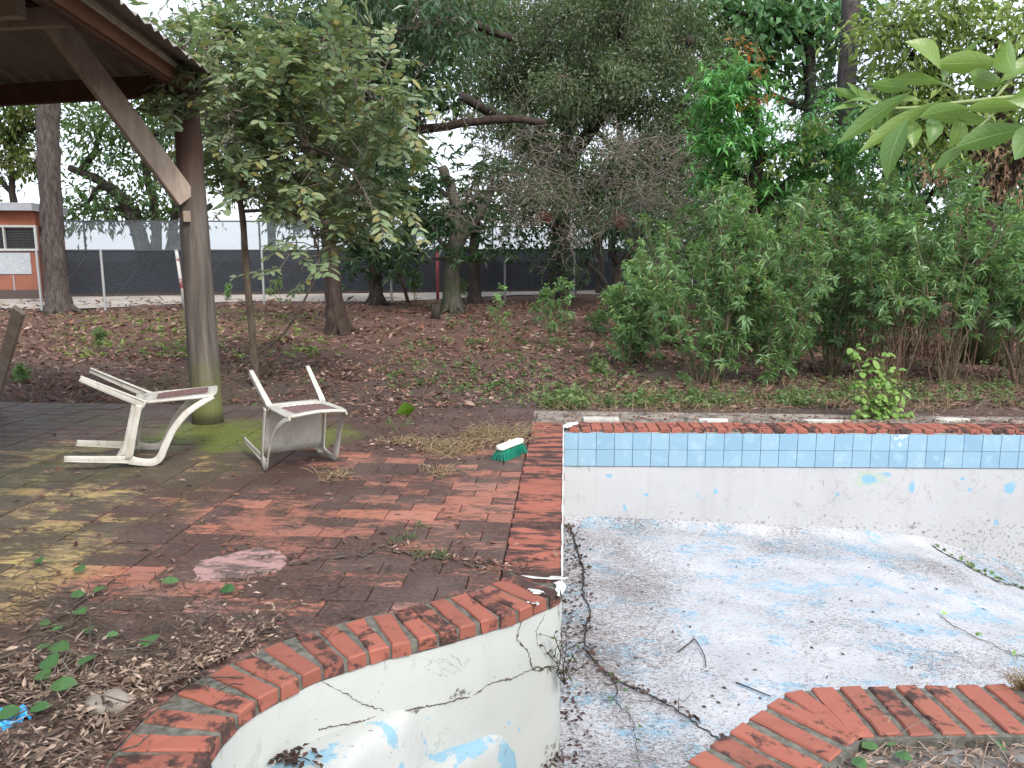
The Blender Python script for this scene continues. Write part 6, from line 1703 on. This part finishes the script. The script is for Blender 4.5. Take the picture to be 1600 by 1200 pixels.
# leaf debris at the foot of the alcove steps and along the pool's left wall
A = Acc(); P = np.array([list(gz(rng.normal(830, 25), rng.normal(1188, 5), -.88)) for _ in range(90)] + [list(gz(rng.normal(455, 16), rng.normal(1187, 8), -.285)) for _ in range(40)]); P[:, 2] += .012; flat_leaves(A, P, .045, .02, .5, .3)
P = np.array([[abs(rng.normal(.03, .07)) + .012, rng.uniform(3.4, 7.1), 0] for _ in range(340)]); P[:, 2] = [zfloor(p[0]) + .008 for p in P]; flat_leaves(A, P, .035, .015, .5, .3)
P = np.array([list(pf(rng.uniform(885, 1600), rng.uniform(840, 1120))) for _ in range(70)]); flat_leaves(A, P, .04, .016, .5, .3)
setp(link("pool_litter", A.mesh("pool_litter"), G['deadleaf'], None), "dark dead leaves lying on the pool floor and steps", "leaves", None, "stuff")
# twig on the pool floor
for lab, pts in [("curved dark twig lying on the pool floor near the steps side", [(1060, 1020), (1080, 1005), (1085, 1000), (1100, 1025), (1103, 1045)]), ("straight dark stick lying on the pool floor before the near coping", [(1150, 1068), (1175, 1078), (1205, 1090)])]:
    P = crom([pf(*p) + [0, 0, .008] for p in pts], 5); A = Acc(); c = P[0]; A.tube(P - c, np.linspace(.005, .003, len(P)), 5)
    setp(link("twig", A.mesh("twig"), vs, None, c), lab, "twig")
# green leaves of the creeper in the lower left and lower right
LL = [(110, 940), (150, 935), (62, 985), (100, 985), (135, 968), (140, 1000), (165, 1005), (80, 1095), (92, 1075), (38, 1145), (85, 1140), (128, 1075), (112, 1048), (125, 1105), (60, 1050)]
cr = thing("creeper", "creeping plant with scattered broad green leaves on the lower left litter", "plant", gz(90, 1080)); o = np.array(cr.location); A = Acc(); S = Acc()
prev = None
for px, py in LL + [(233, 1043), (345, 930), (118, 896), (65, 888), (255, 920), (270, 917)]:
    p = np.array(gz(px, py)); p[2] = .09 if p[1] < 2.9 else .03; az = rng.random() * 6.28; sz = rng.uniform(.06, .10) if py > 1040 else rng.uniform(.05, .08)
    leaf_oval(A, (p - o)[None], np.array([[math.cos(az), math.sin(az), .2]]), np.array([[rng.normal(0, .3), -.35, 1.0]]), sz, sz * rng.uniform(.7, .95), .1, .2)
    if prev is not None and np.linalg.norm(prev - p) < .5: S.tube(wander(prev - o, p - o, 6, .1), .0018, 4, False)
    prev = p
link("foliage", A.mesh("foliage"), G['vine'], cr); setp(link("stem", S.mesh("stem"), BK['twig'], cr), kind="stuff")
def nd(px, py): p = np.array(gz(px, py, -.045)); return p
cr = thing("creeper", "creeping plant with dull green leaves on the grey concrete inside the near coping", "plant", nd(1420, 1180)); o = np.array(cr.location); A = Acc(); S = Acc(); prev = None
for px, py in [(1345, 1180), (1372, 1172), (1400, 1150), (1425, 1148), (1447, 1155), (1470, 1150), (1490, 1142), (1510, 1150), (1330, 1198), (1395, 1190), (1560, 1185)]:
    p = nd(px, py) + [0, 0, .03]; az = rng.random() * 6.28; sz = rng.uniform(.045, .07)
    leaf_oval(A, (p - o)[None], np.array([[math.cos(az), math.sin(az), .2]]), np.array([[rng.normal(0, .3), -.3, 1.0]]), sz, sz * .85, .1, .2)
    if prev is not None: S.tube(wander(prev - o, p - o, 6, .1), .0016, 4, False)
    prev = p
link("foliage", A.mesh("foliage"), G['vine'], cr); setp(link("stem", S.mesh("stem"), BK['twig'], cr), kind="stuff")
A = Acc(); P = np.array([list(nd(rng.uniform(1300, 1640), rng.uniform(1166, 1230))) for _ in range(190)]); P[:, 2] += rng.random(len(P)) * .02; flat_leaves(A, P, .05, .013, .4, .3)
for _ in range(60):
    p = nd(rng.uniform(1320, 1600), rng.uniform(1172, 1230)) + [0, 0, .015]; d = unit(np.array([rng.normal(), rng.normal(), .05])); A.tube(wander(p, p + d * rng.uniform(.06, .2), 5, .1), .0018, 4)
setp(link("deck_litter", A.mesh("deck_litter"), G['dry'], None), "dry leaf scraps and twigs on the grey concrete inside the near coping", "leaves", None, "stuff")
# single green leaf standing on the far paving
p = gz(634, 650); A = Acc(); big_leaf(A, (-.10, 0, -.01), (.10, .02, .05), .15, .5, .14)
setp(link("fallen_leaf", A.mesh("fallen_leaf"), LM("fallen_green_leaf", [(.10, .20, .02), (.12, .22, .03)]), None, (p.x, p.y, .03)), "single large green leaf lying on the far edge of the patio", "leaf")
# sprig on the paving at the joint
sp_ = gz(625, 680); tw = thing("patio_weed", "small weed sprig growing from a paving joint left of the dry grass", "weed", (sp_.x, sp_.y, 0)); A = Acc(); S = Acc()
for k in range(5):
    e = np.array([rng.normal(0, .06), rng.normal(0, .06), rng.uniform(.08, .2)]); S.tube([(0, 0, 0), e * .5, e], .002, 4); whorl(A, e, np.array([0, 0, 1.0]), 7, .05, .02, .2)
setp(link("stem", S.mesh("stem"), BK['stem'], tw), kind="stuff"); link("foliage", A.mesh("foliage"), G['weed'], tw)
# blue plastic scrap
p = gz(6, 1148); A = Acc(); nu, nv = 34, 26; V = []
for i in range(nv):
    for j in range(nu):
        u, v = j / (nu - 1) - .5, i / (nv - 1) - .5
        V.append((u * .15 * (1 + .25 * math.sin(5 * v + 1)), v * .10 * (1 + .4 * math.sin(7 * u)), .010 * math.sin(17 * u + 9 * v) + .008 * math.sin(23 * v - 8 * u) + .012 - .05 * (u * u + v * v) + rng.normal(0, .0012)))
i = np.arange(nv - 1)[:, None] * nu; j = np.arange(nu - 1)[None, :]
A.add(V, np.stack([i + j, i + j + 1, i + nu + j + 1, i + nu + j], -1).reshape(-1, 4))
bp = plain("blue_plastic", (.03, .30, .62), .3, .5, 20, .4)
setp(link("plastic_scrap", A.mesh("plastic_scrap", True), bp, None, (p.x, p.y, .06)), "crumpled bright blue plastic scrap at the lower left edge", "plastic")
# rounded stone half buried in the litter
p = gz(176, 1120); bm = bmesh.new(); bmesh.ops.create_icosphere(bm, subdivisions=3, radius=1)
for v in bm.verts: v.co = Vector((v.co.x * .085, v.co.y * .06, v.co.z * .035)) * (1 + .12 * math.sin(v.co.x * 5 + v.co.y * 3) + random.gauss(0, .015))
me = bpy.data.meshes.new("stone"); bm.to_mesh(me); bm.free(); me.polygons.foreach_set("use_smooth", [True] * len(me.polygons))
setp(link("stone", me, MT['concrete'], None, (p.x, p.y, .055)), "flat rounded grey stone half buried in the lower left litter", "stone")
# white lamp on the grey trunk
p = gy(52, 245, gp(92, 489).y - .15); fl2 = thing("floodlight", "small white floodlight fixed to the tall grey trunk", "lamp", p)
A = Acc(); A.tube([(0, 0, .12), (0, 0, .02), (-.02, 0, -.02)], [.03, .05, .13], 12); link("lamp_shade", A.mesh("lamp_shade", True), MT['white_paint'], fl2)
A = Acc(); A.tube([(.03, 0, .10), (.20, .02, .17)], .018, 6); link("bracket", A.mesh("bracket"), MT['galv'], fl2)
